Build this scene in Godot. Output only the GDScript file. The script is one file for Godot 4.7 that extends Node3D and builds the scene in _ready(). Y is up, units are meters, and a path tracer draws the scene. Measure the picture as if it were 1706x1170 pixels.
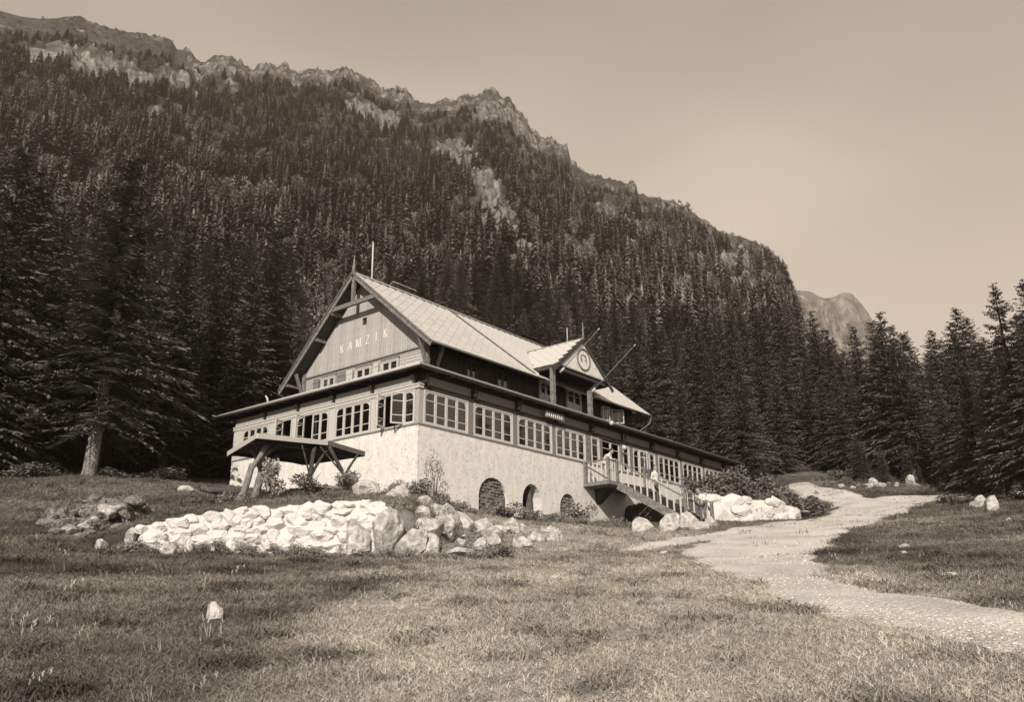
extends Node3D

# x runs along the long front of the lodge, y is up and -z along its gable end; y = 0 is the veranda sill.
const EYE := Vector3(-23.077, -7.5, 23.291)
const FWD := Vector3(0.77886, 0.0, -0.62719)    # level viewing direction
const RGT := Vector3(0.62719, 0.0, 0.77886)
var rng := RandomNumberGenerator.new()
var M := {}
var taken := {}
var noise_a := FastNoiseLite.new()
var noise_b := FastNoiseLite.new()
var noise_c := FastNoiseLite.new()


func setup_view() -> void:
	var cam := Camera3D.new()
	cam.name = "camera"
	cam.transform = Transform3D(Basis(Vector3(0.6291113, -0.007621, 0.7772779), Vector3(-0.2318212, 0.9526077, 0.196971), Vector3(-0.741942, -0.304106, 0.5975295)).orthonormalized(), EYE)
	cam.fov = 44.65
	cam.near = 0.1
	cam.far = 6000.0
	add_child(cam)
	cam.current = true
	var e := Environment.new()
	var sm := ProceduralSkyMaterial.new()
	sm.sky_top_color = lin(0.24, 0.205, 0.17)
	sm.sky_horizon_color = lin(0.98, 0.85, 0.715)
	sm.sky_curve = 0.32
	sm.ground_bottom_color = lin(0.10, 0.085, 0.07)
	sm.ground_horizon_color = lin(0.20, 0.17, 0.14)
	sm.sun_angle_max = 0.0
	sm.sky_cover = cloud_cover()
	sm.sky_cover_modulate = Color(1, 1, 1, 1)
	var sky := Sky.new()
	sky.sky_material = sm
	e.background_mode = Environment.BG_SKY
	e.sky = sky
	e.tonemap_mode = Environment.TONE_MAPPER_LINEAR
	e.tonemap_exposure = 1.12
	e.sdfgi_enabled = true
	e.ssao_enabled = true
	e.ssil_enabled = true
	e.fog_enabled = true
	e.fog_density = 0.0002
	e.fog_light_color = lin(0.72, 0.61, 0.50)
	var w := WorldEnvironment.new()
	w.name = "environment"
	w.environment = e
	add_child(w)
	var sun := DirectionalLight3D.new()
	sun.name = "sun"
	sun.light_color = lin(1.0, 0.885, 0.765)
	sun.light_energy = 1.5
	sun.light_angular_distance = 0.5
	sun.shadow_enabled = true
	add_child(sun)
	sun.look_at_from_position(Vector3.ZERO, Vector3(0.73, -0.45, -0.41), Vector3.UP)


func cloud_cover() -> ImageTexture:
	# thin, soft high cloud, the same all round
	var n := FastNoiseLite.new()
	n.seed = 5
	n.frequency = 0.012
	n.fractal_octaves = 4
	var im := Image.create(512, 256, false, Image.FORMAT_RGBAF)
	for y in 256:
		var lat := (0.5 - (y + 0.5) / 256.0) * PI
		for x in 512:
			var lon := (x + 0.5) / 512.0 * TAU
			var p := Vector3(cos(lat) * cos(lon), sin(lat) * 2.2, cos(lat) * sin(lon)) * 60.0
			var c := clampf(0.35 + n.get_noise_3dv(p) * 1.3, 0.0, 1.0)
			c = c * c * 0.17
			im.set_pixel(x, y, Color(c, c * 0.86, c * 0.71, 1.0))
	return ImageTexture.create_from_image(im)


func lin(r: float, g: float, b: float) -> Color:
	return Color(r, g, b).linear_to_srgb()


# ---------------------------------------------------------------- materials

func noise_tex(kind: String, freq: float, lo: float, hi: float, size := 512, sd := 1, octaves := 5) -> NoiseTexture2D:
	var n := FastNoiseLite.new()
	n.noise_type = FastNoiseLite.TYPE_CELLULAR if kind == "cell" else FastNoiseLite.TYPE_SIMPLEX_SMOOTH
	n.frequency = freq
	n.seed = sd
	n.fractal_octaves = octaves
	if kind == "ridge":
		n.fractal_type = FastNoiseLite.FRACTAL_RIDGED
	var t := NoiseTexture2D.new()
	t.width = size
	t.height = size
	t.seamless = true
	t.noise = n
	var g := Gradient.new()
	g.set_color(0, Color(lo, lo, lo))
	g.set_color(1, Color(hi, hi, hi))
	t.color_ramp = g
	return t


func mat(called: String, grey: float, rough := 0.9, tex: Texture2D = null, scale := Vector3.ONE, relief: Texture2D = null, depth := 0.0, tint := Vector3(1, 0.985, 0.96)) -> StandardMaterial3D:
	var m := StandardMaterial3D.new()
	m.resource_name = called
	m.albedo_color = lin(grey * tint.x, grey * tint.y, grey * tint.z)
	m.roughness = rough
	m.metallic_specular = 0.3
	m.uv1_triplanar = true
	m.uv1_world_triplanar = true
	m.uv1_scale = scale
	if tex:
		m.albedo_texture = tex
	if relief:
		m.heightmap_enabled = true
		m.heightmap_texture = relief
		m.heightmap_scale = depth
	M[called] = m
	return m


func make_materials() -> void:
	var fine := noise_tex("s", 0.03, 0.72, 1.0, 512, 3)
	var coarse := noise_tex("s", 0.008, 0.62, 1.0, 512, 4)
	var strong := noise_tex("s", 0.02, 0.35, 1.0, 512, 6)
	var plaster := noise_tex("s", 0.02, 0.90, 1.0, 512, 8, 6)
	var bump := noise_tex("s", 0.025, 0.0, 1.0, 512, 9, 6)
	var ridge := noise_tex("ridge", 0.012, 0.0, 1.0, 512, 11, 5)
	var crack := noise_tex("ridge", 0.01, 0.45, 1.0, 512, 12, 6)
	var flake := noise_tex("s", 0.02, 0.84, 1.0, 1024, 31, 7)
	flake.color_ramp.set_offset(0, 0.14)
	flake.color_ramp.set_offset(1, 0.34)
	mat("whitewash", 0.76, 0.95, flake, Vector3.ONE * 0.27, bump, 0.8)
	var stain := noise_tex("s", 0.012, 0.90, 1.0, 512, 33, 5)
	var ww: StandardMaterial3D = M.whitewash
	ww.detail_enabled = true
	ww.detail_blend_mode = BaseMaterial3D.BLEND_MODE_MUL
	ww.detail_uv_layer = BaseMaterial3D.DETAIL_UV_2
	ww.detail_albedo = stain
	ww.uv2_triplanar = true
	ww.uv2_world_triplanar = true
	ww.uv2_scale = Vector3(0.35, 0.16, 0.35)
	mat("limestone", 0.78, 0.95, crack, Vector3.ONE * 0.45, bump, 3.0)
	mat("crag_stone", 0.36, 0.95, crack, Vector3.ONE * 0.12, ridge, 25.0)
	mat("whitewashed_stone", 0.62, 0.95, flake, Vector3.ONE * 0.9, bump, 3.0)
	mat("grey_stone", 0.40, 0.95, strong, Vector3.ONE * 0.9, bump, 4.0)
	mat("white_paint", 0.70, 0.6, fine, Vector3.ONE * 1.3)
	mat("cream_paint", 0.50, 0.75, fine, Vector3(2.0, 0.25, 2.0))
	for i in 4:
		mat("gable_board_%d" % i, [0.56, 0.62, 0.59, 0.52][i], 0.85, fine, Vector3(3.0, 0.2, 3.0))
	mat("grey_board", 0.27, 0.85, fine, Vector3(2.0, 0.3, 2.0))
	mat("pale_wood", 0.42, 0.85, strong, Vector3(2.5, 0.35, 2.5))
	mat("weathered_wood", 0.26, 0.9, strong, Vector3(3.0, 0.4, 3.0), bump, 1.0)
	mat("dark_wood", 0.075, 0.85, strong, Vector3(2.0, 0.5, 2.0))
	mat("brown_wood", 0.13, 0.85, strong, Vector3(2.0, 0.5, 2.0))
	mat("dark_sheet", 0.10, 0.8, strong, Vector3.ONE)
	mat("gutter_zinc", 0.66, 0.55, fine, Vector3.ONE * 0.8)
	for i in 4:
		mat("roof_tile_%d" % i, [0.72, 0.77, 0.74, 0.68][i], 0.8, fine, Vector3.ONE * 1.1)
	mat("roof_cap", 0.40, 0.75, fine, Vector3.ONE)
	mat("roof_underlay", 0.07, 0.95)
	mat("interior_plaster", 0.40, 0.95, fine, Vector3.ONE)
	mat("letter_paint", 0.72, 0.7)
	mat("emblem_paint", 0.17, 0.8)
	mat("bark", 0.40, 0.95, crack, Vector3(1.2, 0.5, 1.2), ridge, 3.0)
	mat("dark_bark", 0.10, 0.95, crack, Vector3(1.2, 0.5, 1.2), ridge, 3.0)
	mat("cut_wood", 0.42, 0.9, strong, Vector3.ONE * 4.0)
	mat("dark_iron", 0.05, 0.6)
	mat("shirt", 0.62, 0.9, fine, Vector3.ONE * 5.0)
	mat("trousers", 0.10, 0.9, fine, Vector3.ONE * 5.0)
	mat("pale_trousers", 0.52, 0.9, fine, Vector3.ONE * 5.0)
	mat("skin", 0.30, 0.7)
	mat("hair", 0.03, 0.7)
	mat("rucksack_canvas", 0.14, 0.9, fine, Vector3.ONE * 6.0)
	mat("gravel", 0.50, 1.0, fine, Vector3.ONE * 0.9, bump, 4.0).vertex_color_use_as_albedo = true
	M.gravel.albedo_color = Color.WHITE
	mat("meadow", 1.0, 1.0, coarse, Vector3.ONE * 0.33, bump, 5.0).vertex_color_use_as_albedo = true
	M.meadow.albedo_color = Color.WHITE
	mat("mountainside", 1.0, 1.0, crack, Vector3.ONE * 0.035, ridge, 60.0).vertex_color_use_as_albedo = true
	M.mountainside.albedo_color = Color.WHITE
	mat("far_rock", 1.0, 1.0, crack, Vector3.ONE * 0.006, ridge, 900.0)
	M.far_rock.vertex_color_use_as_albedo = true
	M.far_rock.albedo_color = Color.WHITE
	var gm := StandardMaterial3D.new()
	gm.resource_name = "window_glass"
	gm.albedo_color = Color(0.3, 0.28, 0.26, 0.03)
	gm.transparency = BaseMaterial3D.TRANSPARENCY_ALPHA
	gm.roughness = 0.04
	M["glass"] = gm
	for q in [["needles", 0.12, 0.06], ["grass_blade", 1.0, 0.16], ["leaves", 0.20, 0.14], ["pale_leaves", 0.32, 0.18], ["slope_leaves", 0.15, 0.08]]:
		var m := StandardMaterial3D.new()
		m.resource_name = q[0]
		m.albedo_color = lin(q[1], q[1] * 0.975, q[1] * 0.93)
		m.vertex_color_use_as_albedo = true
		m.roughness = 0.85
		m.metallic_specular = 0.25
		m.backlight_enabled = true
		m.backlight = lin(q[2], q[2] * 0.97, q[2] * 0.9)
		M[q[0]] = m


# ---------------------------------------------------------------- nodes

func numbered(called: String) -> String:
	taken[called] = taken.get(called, -1) + 1
	return called if taken[called] == 0 else "%s_%03d" % [called, taken[called]]


func tag(o: Node3D, label: String, category: String, group := "") -> void:
	o.set_meta("label", label)
	o.set_meta("category", category)
	if group:
		o.set_meta("group", group)


func thing(called: String, at: Vector3, label: String, category: String, group := "") -> Node3D:
	var o := Node3D.new()
	o.name = numbered(called)
	add_child(o)
	o.position = at
	tag(o, label, category, group)
	return o


func world_of(n: Node) -> Vector3:
	var p := Vector3.ZERO
	while n and n != self:
		p += n.position
		n = n.get_parent()
	return p


# commits a shape given in world coordinates as one named mesh under parent (parents are never turned)
func obj(called: String, st: SurfaceTool, m: Material, parent: Node = self, flat := true) -> MeshInstance3D:
	if flat:
		st.generate_normals()
	st.set_material(m)
	return put(called, st.commit(), parent)


func put(called: String, mesh: Mesh, parent: Node = self, m: Material = null) -> MeshInstance3D:
	var o := MeshInstance3D.new()
	o.name = numbered(called) if parent == self else called
	o.mesh = mesh
	if m:
		o.material_override = m
	parent.add_child(o, true)
	if parent != self:
		o.position = -world_of(parent)
	return o


func S(smooth := false) -> SurfaceTool:
	var st := SurfaceTool.new()
	st.begin(Mesh.PRIMITIVE_TRIANGLES)
	st.set_smooth_group(0 if smooth else -1)
	return st


func V(u: float, y: float, v: float) -> Vector3:
	return Vector3(u, y, -v)


func tri(st: SurfaceTool, a: Vector3, b: Vector3, c: Vector3) -> void:
	st.add_vertex(a)
	st.add_vertex(b)
	st.add_vertex(c)


func quad(st: SurfaceTool, a: Vector3, b: Vector3, c: Vector3, d: Vector3) -> void:
	tri(st, a, b, c)
	tri(st, a, c, d)


# eight corners: bottom a b c d, top e f g h
func hexa(st: SurfaceTool, p: Array) -> void:
	quad(st, p[3], p[2], p[1], p[0])
	quad(st, p[4], p[5], p[6], p[7])
	for i in 4:
		var j := (i + 1) % 4
		quad(st, p[i], p[j], p[4 + j], p[4 + i])


func box(st: SurfaceTool, a: Vector3, b: Vector3) -> void:
	var l := Vector3(minf(a.x, b.x), minf(a.y, b.y), minf(a.z, b.z))
	var h := Vector3(maxf(a.x, b.x), maxf(a.y, b.y), maxf(a.z, b.z))
	hexa(st, [Vector3(l.x, l.y, h.z), Vector3(l.x, l.y, l.z), Vector3(h.x, l.y, l.z), Vector3(h.x, l.y, h.z), Vector3(l.x, h.y, h.z), Vector3(l.x, h.y, l.z), Vector3(h.x, h.y, l.z), Vector3(h.x, h.y, h.z)])


func B(st: SurfaceTool, u0: float, u1: float, y0: float, y1: float, v0: float, v1: float) -> void:
	box(st, V(u0, y0, v0), V(u1, y1, v1))


# a bar of rectangular section, w across and h along up
func bar(st: SurfaceTool, a: Vector3, b: Vector3, w: float, h: float, up := Vector3.UP) -> void:
	var d := (b - a).normalized()
	if absf(d.dot(up)) > 0.98:
		up = Vector3(1, 0, 0)
	var s := d.cross(up).normalized() * w * 0.5
	var t := s.cross(d).normalized() * h * 0.5
	hexa(st, [a - s - t, a + s - t, b + s - t, b - s - t, a - s + t, a + s + t, b + s + t, b - s + t])


func tube(st: SurfaceTool, pts: Array, rad: Array, sides := 8, caps := true) -> void:
	var rings := []
	var side := Vector3.ZERO
	for i in pts.size():
		var d: Vector3 = (pts[mini(i + 1, pts.size() - 1)] - pts[maxi(i - 1, 0)]).normalized()
		if side == Vector3.ZERO:
			side = d.cross(Vector3(0.3, 0.9, 0.25) if absf(d.y) < 0.9 else Vector3(1, 0.1, 0)).normalized()
		side = (side - d * side.dot(d)).normalized()
		var t := d.cross(side)
		var ring := []
		for k in sides:
			var a := TAU * k / sides
			ring.append(pts[i] + (side * cos(a) + t * sin(a)) * rad[i])
		rings.append(ring)
	for i in pts.size() - 1:
		for k in sides:
			var l := (k + 1) % sides
			quad(st, rings[i][k], rings[i + 1][k], rings[i + 1][l], rings[i][l])
	if caps:
		for k in range(1, sides - 1):
			tri(st, rings[0][0], rings[0][k], rings[0][k + 1])
			tri(st, rings[-1][0], rings[-1][k + 1], rings[-1][k])


func lerp_table(t: Array, x: float, k := 1) -> float:
	if x <= t[0][0]:
		return t[0][k]
	for i in range(1, t.size()):
		if x <= t[i][0]:
			var f: float = (x - t[i - 1][0]) / (t[i][0] - t[i - 1][0])
			return lerpf(t[i - 1][k], t[i][k], f)
	return t[-1][k]


const GROUND := [[-23.08, -23.29, -0.0012977], [-32.49, -11.61, -0.001094], [-13.67, -34.97, -0.00070749], [-38.65, -35.84, 0.00076715], [-19.98, -15.92, 0.0031822], [-18.36, -16.83, -0.0012044], [-16.87, -18.24, -0.0022155], [-15.79, -19.99, -0.0011846], [-15.23, -21.73, 0.002784], [-18.54, -11.54, 0.0022213], [-13.3, -15.35, -0.00073702], [-10.7, -20.95, 0.0014839], [-14.47, -8.63, -0.00018495], [-8.02, -13.42, 0.001225], [-12.25, -3.0, -0.00097861], [-10.4, -4.1, -0.001968], [-8.25, -6.37, -0.00073248], [-7.61, -7.65, 0.00050164], [-6.36, -8.54, -0.0012404], [-13.2, -1.42, 0.00088025], [-15.29, -0.59, 0.00032588], [0.0, -0.4, 0.011792], [4.4, -0.4, -0.0028], [9.8, -0.4, -0.0022742], [12.6, -1.0, 0.00039124], [16.0, -1.0, -0.0014782], [22.0, -1.0, -0.00047404], [28.0, -1.0, -0.025882], [13.0, -5.0, 0.0010193], [-1.34, -5.65, -0.0032658], [2.87, -6.34, -0.0008179], [5.71, -7.15, -0.0033237], [-1.57, -2.38, -0.0016766], [13.84, -5.45, 0.0046509], [16.86, -7.36, -0.0023899], [19.32, -8.21, 0.00032835], [-3.24, -13.78, 0.00068036], [-7.32, -16.9, -0.00095971], [-2.38, -15.83, -0.00044896], [7.71, -8.87, 0.0018584], [8.56, -13.89, -0.0014847], [17.7, -9.64, 0.0032292], [17.54, -12.58, -0.0024727], [29.74, -4.69, 0.024501], [30.94, -8.52, -0.0041368], [29.6, -11.41, -0.0064206], [34.12, -5.15, 0.0037825], [35.89, -7.66, -0.00020382], [22.0, -14.15, 0.00070125], [24.25, -15.31, 0.0025848], [6.43, -17.86, 0.0014271], [-8.55, 13.98, 0.00062579], [-7.4, 11.32, 0.004745], [-3.17, 11.4, 0.002792], [-11.68, 5.54, -0.0013523], [-9.39, 3.97, -0.0024083], [-10.85, 14.79, -0.0010816], [16.73, -19.4, 0.00065171], [0.0, 13.5, -0.0051905], [14.0, 14.0, 0.0034687], [30.0, 8.0, 0.0031638], [32.0, 16.0, -0.0071222], [-3.06, 63.45, -0.00074491], [18.9, 36.19, 0.0012868], [41.61, 15.96, 0.0055359], [60.42, -7.4, -0.00053123], [75.35, -33.9, 2.3946e-05], [4.63, 101.74, 0.00014973], [46.16, 58.15, -3.9403e-05], [77.52, 19.2, -2.6666e-05], [104.98, -22.87, -0.00020937]]
const GROUND_PLANE := [-7.05461, 0.14472, 0.145]
const TERRACE := [[-12.12, -2.62, -0.017466], [-11.35, -3.04, 0.010838], [-10.19, -3.88, 0.012847], [-9.09, -4.9, -0.019951], [-8.04, -6.02, 0.021787], [-7.77, -6.66, 0.027249], [-7.42, -7.41, -0.03306], [0.0, 0.0, -0.00083898], [0.0, 3.3, -0.022067], [0.0, 8.0, 0.0022695], [0.0, 12.4, -0.002118], [-3.0, 13.0, 0.0042436], [-5.45, 3.42, -0.025433], [-2.96, 2.87, 0.0417]]
const TERRACE_PLANE := [-1.91561, 0.14081, 0.15276]
const RIDGE := [[-41.27, 0.592], [-38.68, 0.642], [-35.66, 0.673], [-33.61, 0.679], [-31.57, 0.698], [-29.31, 0.698], [-27.38, 0.701], [-25.18, 0.706], [-24.74, 0.694], [-23.68, 0.695], [-23.23, 0.681], [-22.87, 0.682], [-22.24, 0.696], [-21.59, 0.701], [-20.28, 0.694], [-19.48, 0.685], [-19.09, 0.695], [-18.34, 0.702], [-17.8, 0.697], [-17.26, 0.704], [-16.61, 0.696], [-16.16, 0.691], [-15.41, 0.705], [-13.83, 0.7], [-12.74, 0.714], [-11.44, 0.702], [-10.66, 0.698], [-9.85, 0.684], [-9.17, 0.688], [-8.65, 0.682], [-8.03, 0.69], [-7.58, 0.673], [-6.56, 0.666], [-5.46, 0.672], [-4.17, 0.676], [-3.9, 0.682], [-2.73, 0.685], [-1.47, 0.695], [-0.82, 0.687], [-0.45, 0.678], [-0.07, 0.683], [0.25, 0.669], [0.52, 0.656], [0.84, 0.659], [1.39, 0.64], [1.61, 0.629], [1.93, 0.628], [2.33, 0.616], [3.2, 0.618], [3.46, 0.607], [3.87, 0.606], [4.36, 0.601], [4.47, 0.58], [5.34, 0.565], [6.62, 0.555], [8.07, 0.547], [8.81, 0.541], [9.04, 0.544], [9.29, 0.541], [9.34, 0.527], [10.45, 0.519], [11.72, 0.511], [11.99, 0.512], [12.51, 0.503], [12.89, 0.503], [13.24, 0.493], [14.32, 0.47], [15.11, 0.46], [16.32, 0.453], [17.21, 0.444], [18.18, 0.429], [18.76, 0.417], [19.07, 0.403], [19.3, 0.388], [19.46, 0.369], [19.62, 0.331], [19.8, 0.279], [20.41, 0.229], [21.97, 0.192], [27.78, 0.157], [36.26, 0.125]]
const FAR_RIDGE := [[16.74, 0.391], [18.66, 0.379], [19.66, 0.37], [20.26, 0.366], [21.44, 0.354], [22.04, 0.354], [22.55, 0.358], [23.07, 0.357], [23.31, 0.349], [23.64, 0.339], [23.9, 0.329], [24.5, 0.298], [25.57, 0.253], [28.16, 0.201], [33.8, 0.153]]
const CRAGS := [[143, 290, -407, 23.6, 11.0], [145, 267, -379, 14.6, 5.5], [165, 282, -387, 7.4, 5.6], [241, 360, -446, 12.8, 7.7], [283, 377, -445, 17.3, 6.1], [225, 311, -400, 3.1, 4.6], [332, 396, -434, 13.2, 5.3], [278, 303, -351, 2.9, 4.3], [298, 313, -355, 8.2, 8.9], [303, 304, -345, 6.6, 6.6], [363, 377, -394, 5.1, 4.2], [292, 252, -275, 6.4, 8.3], [275, 229, -247, 4.8, 7.1], [236, 184, -205, 4.1, 6.1], [217, 163, -183, 3.3, 4.7], [203, 148, -168, 3.5, 5.5], [190, 133, -155, 3.7, 4.1], [176, 119, -142, 4.2, 4.8], [164, 107, -131, 3.6, 2.5], [158, 96, -119, 1.4, 1.0], [171, 102, -125, 2.2, 1.4], [380, 308, -286, 15.0, 8.2], [365, 330, -305, 11.2, 9.4], [380, 360, -347, 12.1, 3.2], [393, 307, -285, 6.1, 5.3], [399, 303, -275, 5.3, 4.6], [373, 320, -293, 9.3, 9.3], [309, 185, -181, 4.3, 7.0], [298, 170, -164, 5.0, 5.0], [389, 246, -212, 1.8, 2.8], [386, 224, -185, 3.5, 1.7], [382, 216, -174, 2.7, 2.0], [297, 135, -113, 5.3, 7.5], [251, 105, -91, 5.0, 4.1], [319, 147, -118, 2.3, 1.7], [285, 116, -90, 2.6, 3.6], [369, 194, -158, 2.0, 3.9], [102, 143, -234, 1.4, 1.2], [110, 144, -235, 1.2, 0.9], [138, 170, -257, 1.0, 1.5], [168, 188, -268, 2.2, 1.6], [164, 163, -231, 1.0, 2.4], [142, 218, -319, 1.9, 3.7], [210, 117, -135, 1.0, 1.3], [152, 67, -80, 1.2, 0.9], [235, 106, -100, 0.9, 1.7], [99, 83, -142, 0.9, 1.3], [143, 93, -124, 1.0, 1.0], [191, 298, -399, 7.7, 5.4], [226, 344, -445, 4.3, 6.0]]


# ---------------------------------------------------------------- terrain

const WALL_LINE := [[-9.23, 21.5], [-8.41, 21.84], [-7.04, 22.21], [-5.55, 22.42], [-4.01, 22.55], [-3.35, 22.35], [-2.54, 22.15]]
const BANK_LINE := [[14.9, -4.4], [16.6, -5.6], [18.3, -6.4], [20.6, -7.0], [22.0, -6.2], [24.0, -3.0], [26.0, -0.5]]
const ROAD := [[-16.0, -24.0, 0.8], [-13.1, -21.3, 1.1], [-11.9, -20.1, 1.05], [-10.3, -18.9, 0.95], [-7.4, -17.0, 1.0], [-4.2, -15.2, 1.3], [-1.0, -13.4, 1.9], [3.0, -12.3, 2.2], [10.0, -10.9, 2.3], [18.0, -10.2, 2.1], [26.0, -9.2, 2.6], [29.0, -9.3, 2.3], [31.5, -13.0, 1.8], [33.5, -18.0, 1.8], [36.0, -28.0, 1.8]]
const SPUR := [[28.0, -8.0, 1.5], [31.5, -4.8, 1.3], [35.0, -2.2, 1.2], [37.0, -0.8, 0.8]]
const BRIGHT_MEADOW := [[-21.0, -21.5, 2.8], [-9.0, -13.0, 3.6], [4.0, -5.0, 3.8]]
const TRACK := [[10.0, -9.6, 1.0], [4.0, -9.2, 0.7], [-2.0, -9.6, 0.35]]
const GD0 := -24.0
const GS0 := -90.0
const GSTEP := 0.5
const GND := 290
const GNS := 361
var grid := PackedFloat32Array()


func spline_height(t: Array, plane: Array, u: float, v: float) -> float:
	var h: float = plane[0] + plane[1] * u + plane[2] * v
	for p in t:
		var q: float = (p[0] - u) * (p[0] - u) + (p[1] - v) * (p[1] - v)
		if q > 0.0:
			h += p[2] * q * 0.5 * log(q)
	return h


func raw_height(d: float, s: float) -> float:
	var p := EYE + FWD * d + RGT * s
	var u := p.x
	var v := -p.z
	var h := spline_height(GROUND, GROUND_PLANE, u, v)
	var k := smoothstep(0.0, 0.45, d - lerp_table(WALL_LINE, s) - 0.2) * smoothstep(-11.6, -9.4, s) * (1.0 - smoothstep(-3.2, -1.4, s)) * (1.0 - smoothstep(40.0, 43.0, d))
	if k > 0.0:
		h = lerpf(h, spline_height(TERRACE, TERRACE_PLANE, u, v), k)
	if u > 14.6 and u < 27.0 and v < 1.0 and v > -8.0:
		k = smoothstep(0.0, 0.45, v - lerp_table(BANK_LINE, u) - 0.15) * smoothstep(14.7, 15.1, u) * (1.0 - smoothstep(25.0, 27.0, u))
		h = lerpf(h, -1.75 - maxf(0.0, u - 18.0) * 0.03, k)
	h += noise_a.get_noise_2d(u * 1.3, v * 1.3) * 0.16 + noise_a.get_noise_2d(u * 5.0, v * 5.0) * 0.05
	var inside := minf(minf(u - 0.3, 28.0 - u), minf(v - 0.3, 12.2 - v))
	if inside > 0.0:
		h = lerpf(h, minf(h, -2.2), smoothstep(0.0, 0.5, inside))
	return h


func build_grid() -> void:
	grid.resize(GND * GNS)
	for i in GND:
		for j in GNS:
			var d := GD0 + i * GSTEP
			var s := GS0 + j * GSTEP
			grid[i * GNS + j] = raw_height(d, s)


func H(u: float, v: float) -> float:
	var q := V(u, 0, v) - EYE
	var x := clampf((q.dot(FWD) - GD0) / GSTEP, 0.0, GND - 1.001)
	var y := clampf((q.dot(RGT) - GS0) / GSTEP, 0.0, GNS - 1.001)
	var i := int(x)
	var j := int(y)
	var a := x - i
	var b := y - j
	var k := i * GNS + j
	return lerpf(lerpf(grid[k], grid[k + 1], b), lerpf(grid[k + GNS], grid[k + GNS + 1], b), a)


func on(u: float, v: float, lift := 0.0) -> Vector3:
	return V(u, H(u, v) + lift, v)


func line_mask(t: Array, u: float, v: float) -> float:
	var best := -9.0
	var p := Vector2(u, v)
	for i in t.size() - 1:
		var a := Vector2(t[i][0], t[i][1])
		var b := Vector2(t[i + 1][0], t[i + 1][1])
		var f := clampf((p - a).dot(b - a) / (b - a).length_squared(), 0.0, 1.0)
		best = maxf(best, lerpf(t[i][2], t[i + 1][2], f) - p.distance_to(a.lerp(b, f)))
	return best


# metres inside (+) or outside (-) the worn edge of the road
func road_mask(u: float, v: float) -> float:
	if v > 4.0 or v < -30.0 or u > 44.0:
		return -5.0
	var m := maxf(line_mask(ROAD, u, v), maxf(line_mask(SPUR, u, v), line_mask(TRACK, u, v)))
	if m < -2.5:
		return m
	return m + noise_b.get_noise_2d(u * 4.0, v * 4.0) * 0.5 + noise_b.get_noise_2d(u * 16.0, v * 16.0) * 0.34


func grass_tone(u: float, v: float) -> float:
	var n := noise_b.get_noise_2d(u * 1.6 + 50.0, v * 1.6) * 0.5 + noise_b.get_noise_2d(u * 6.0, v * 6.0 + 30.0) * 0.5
	# brighter middle of the meadow, a light falloff painted into the grass colour
	var bright := smoothstep(-1.6, 1.2, line_mask(BRIGHT_MEADOW, u, v) + noise_a.get_noise_2d(u * 1.4 + 20.0, v * 1.4) * 5.0 + noise_b.get_noise_2d(u * 5.0, v * 5.0) * 2.0)
	return clampf(lerpf(0.18, 0.44, bright) + n * 0.26, 0.09, 0.7)


func build_ground() -> void:
	var st := S(true)
	for i in GND:
		for j in GNS:
			var p := EYE + FWD * (GD0 + i * GSTEP) + RGT * (GS0 + j * GSTEP)
			p.y = grid[i * GNS + j]
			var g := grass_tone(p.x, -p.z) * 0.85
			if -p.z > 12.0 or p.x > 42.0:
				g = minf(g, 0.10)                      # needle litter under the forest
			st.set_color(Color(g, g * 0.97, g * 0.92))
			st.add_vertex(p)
	for i in GND - 1:
		for j in GNS - 1:
			var k := i * GNS + j
			for n in [k, k + 1, k + GNS, k + 1, k + GNS + 1, k + GNS]:
				st.add_index(n)
	var o := obj("ground", st, M.meadow)
	o.set_meta("kind", "structure")


func build_road() -> void:
	var st := S(true)
	var step := 0.25
	var ids := {}
	var count := 0
	for i in range(0, 290):
		for j in range(0, 150):
			var ok := false
			for c in [[0, 0], [1, 0], [0, 1], [1, 1]]:
				var key := Vector2i(i + c[0], j + c[1])
				if not ids.has(key):
					var u: float = -18.0 + (i + c[0]) * step
					var v: float = -30.0 + (j + c[1]) * step
					var r := road_mask(u, v)
					if r < -0.6:
						ids[key] = -1
					else:
						var g := clampf(0.78 + noise_b.get_noise_2d(u * 9.0, v * 9.0) * 0.26 + noise_a.get_noise_2d(u * 3.0, v * 3.0) * 0.10, 0.35, 0.86)
						st.set_color(Color(g, g * 0.98, g * 0.95))
						st.add_vertex(on(u, v, clampf(r, -0.6, 0.35) * 0.16 + noise_c.get_noise_2d(u * 5.0, v * 5.0) * 0.03))
						ids[key] = count
						count += 1
				ok = ok or ids[key] >= 0
			if ok:
				var a: int = ids[Vector2i(i, j)]
				var b: int = ids[Vector2i(i + 1, j)]
				var c2: int = ids[Vector2i(i + 1, j + 1)]
				var d: int = ids[Vector2i(i, j + 1)]
				if a >= 0 and b >= 0 and c2 >= 0 and d >= 0:
					for n in [a, b, c2, a, c2, d]:
						st.add_index(n)
	var o := obj("dirt_road", st, M.gravel)
	o.set_meta("kind", "structure")


# ---------------------------------------------------------------- mountain

const RIDGE_FAR := [[-60.0, 520.0], [-25.0, 560.0], [-12.0, 600.0], [-1.0, 560.0], [4.5, 520.0], [12.0, 470.0], [18.0, 430.0], [19.6, 410.0], [22.0, 330.0], [60.0, 300.0]]


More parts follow.
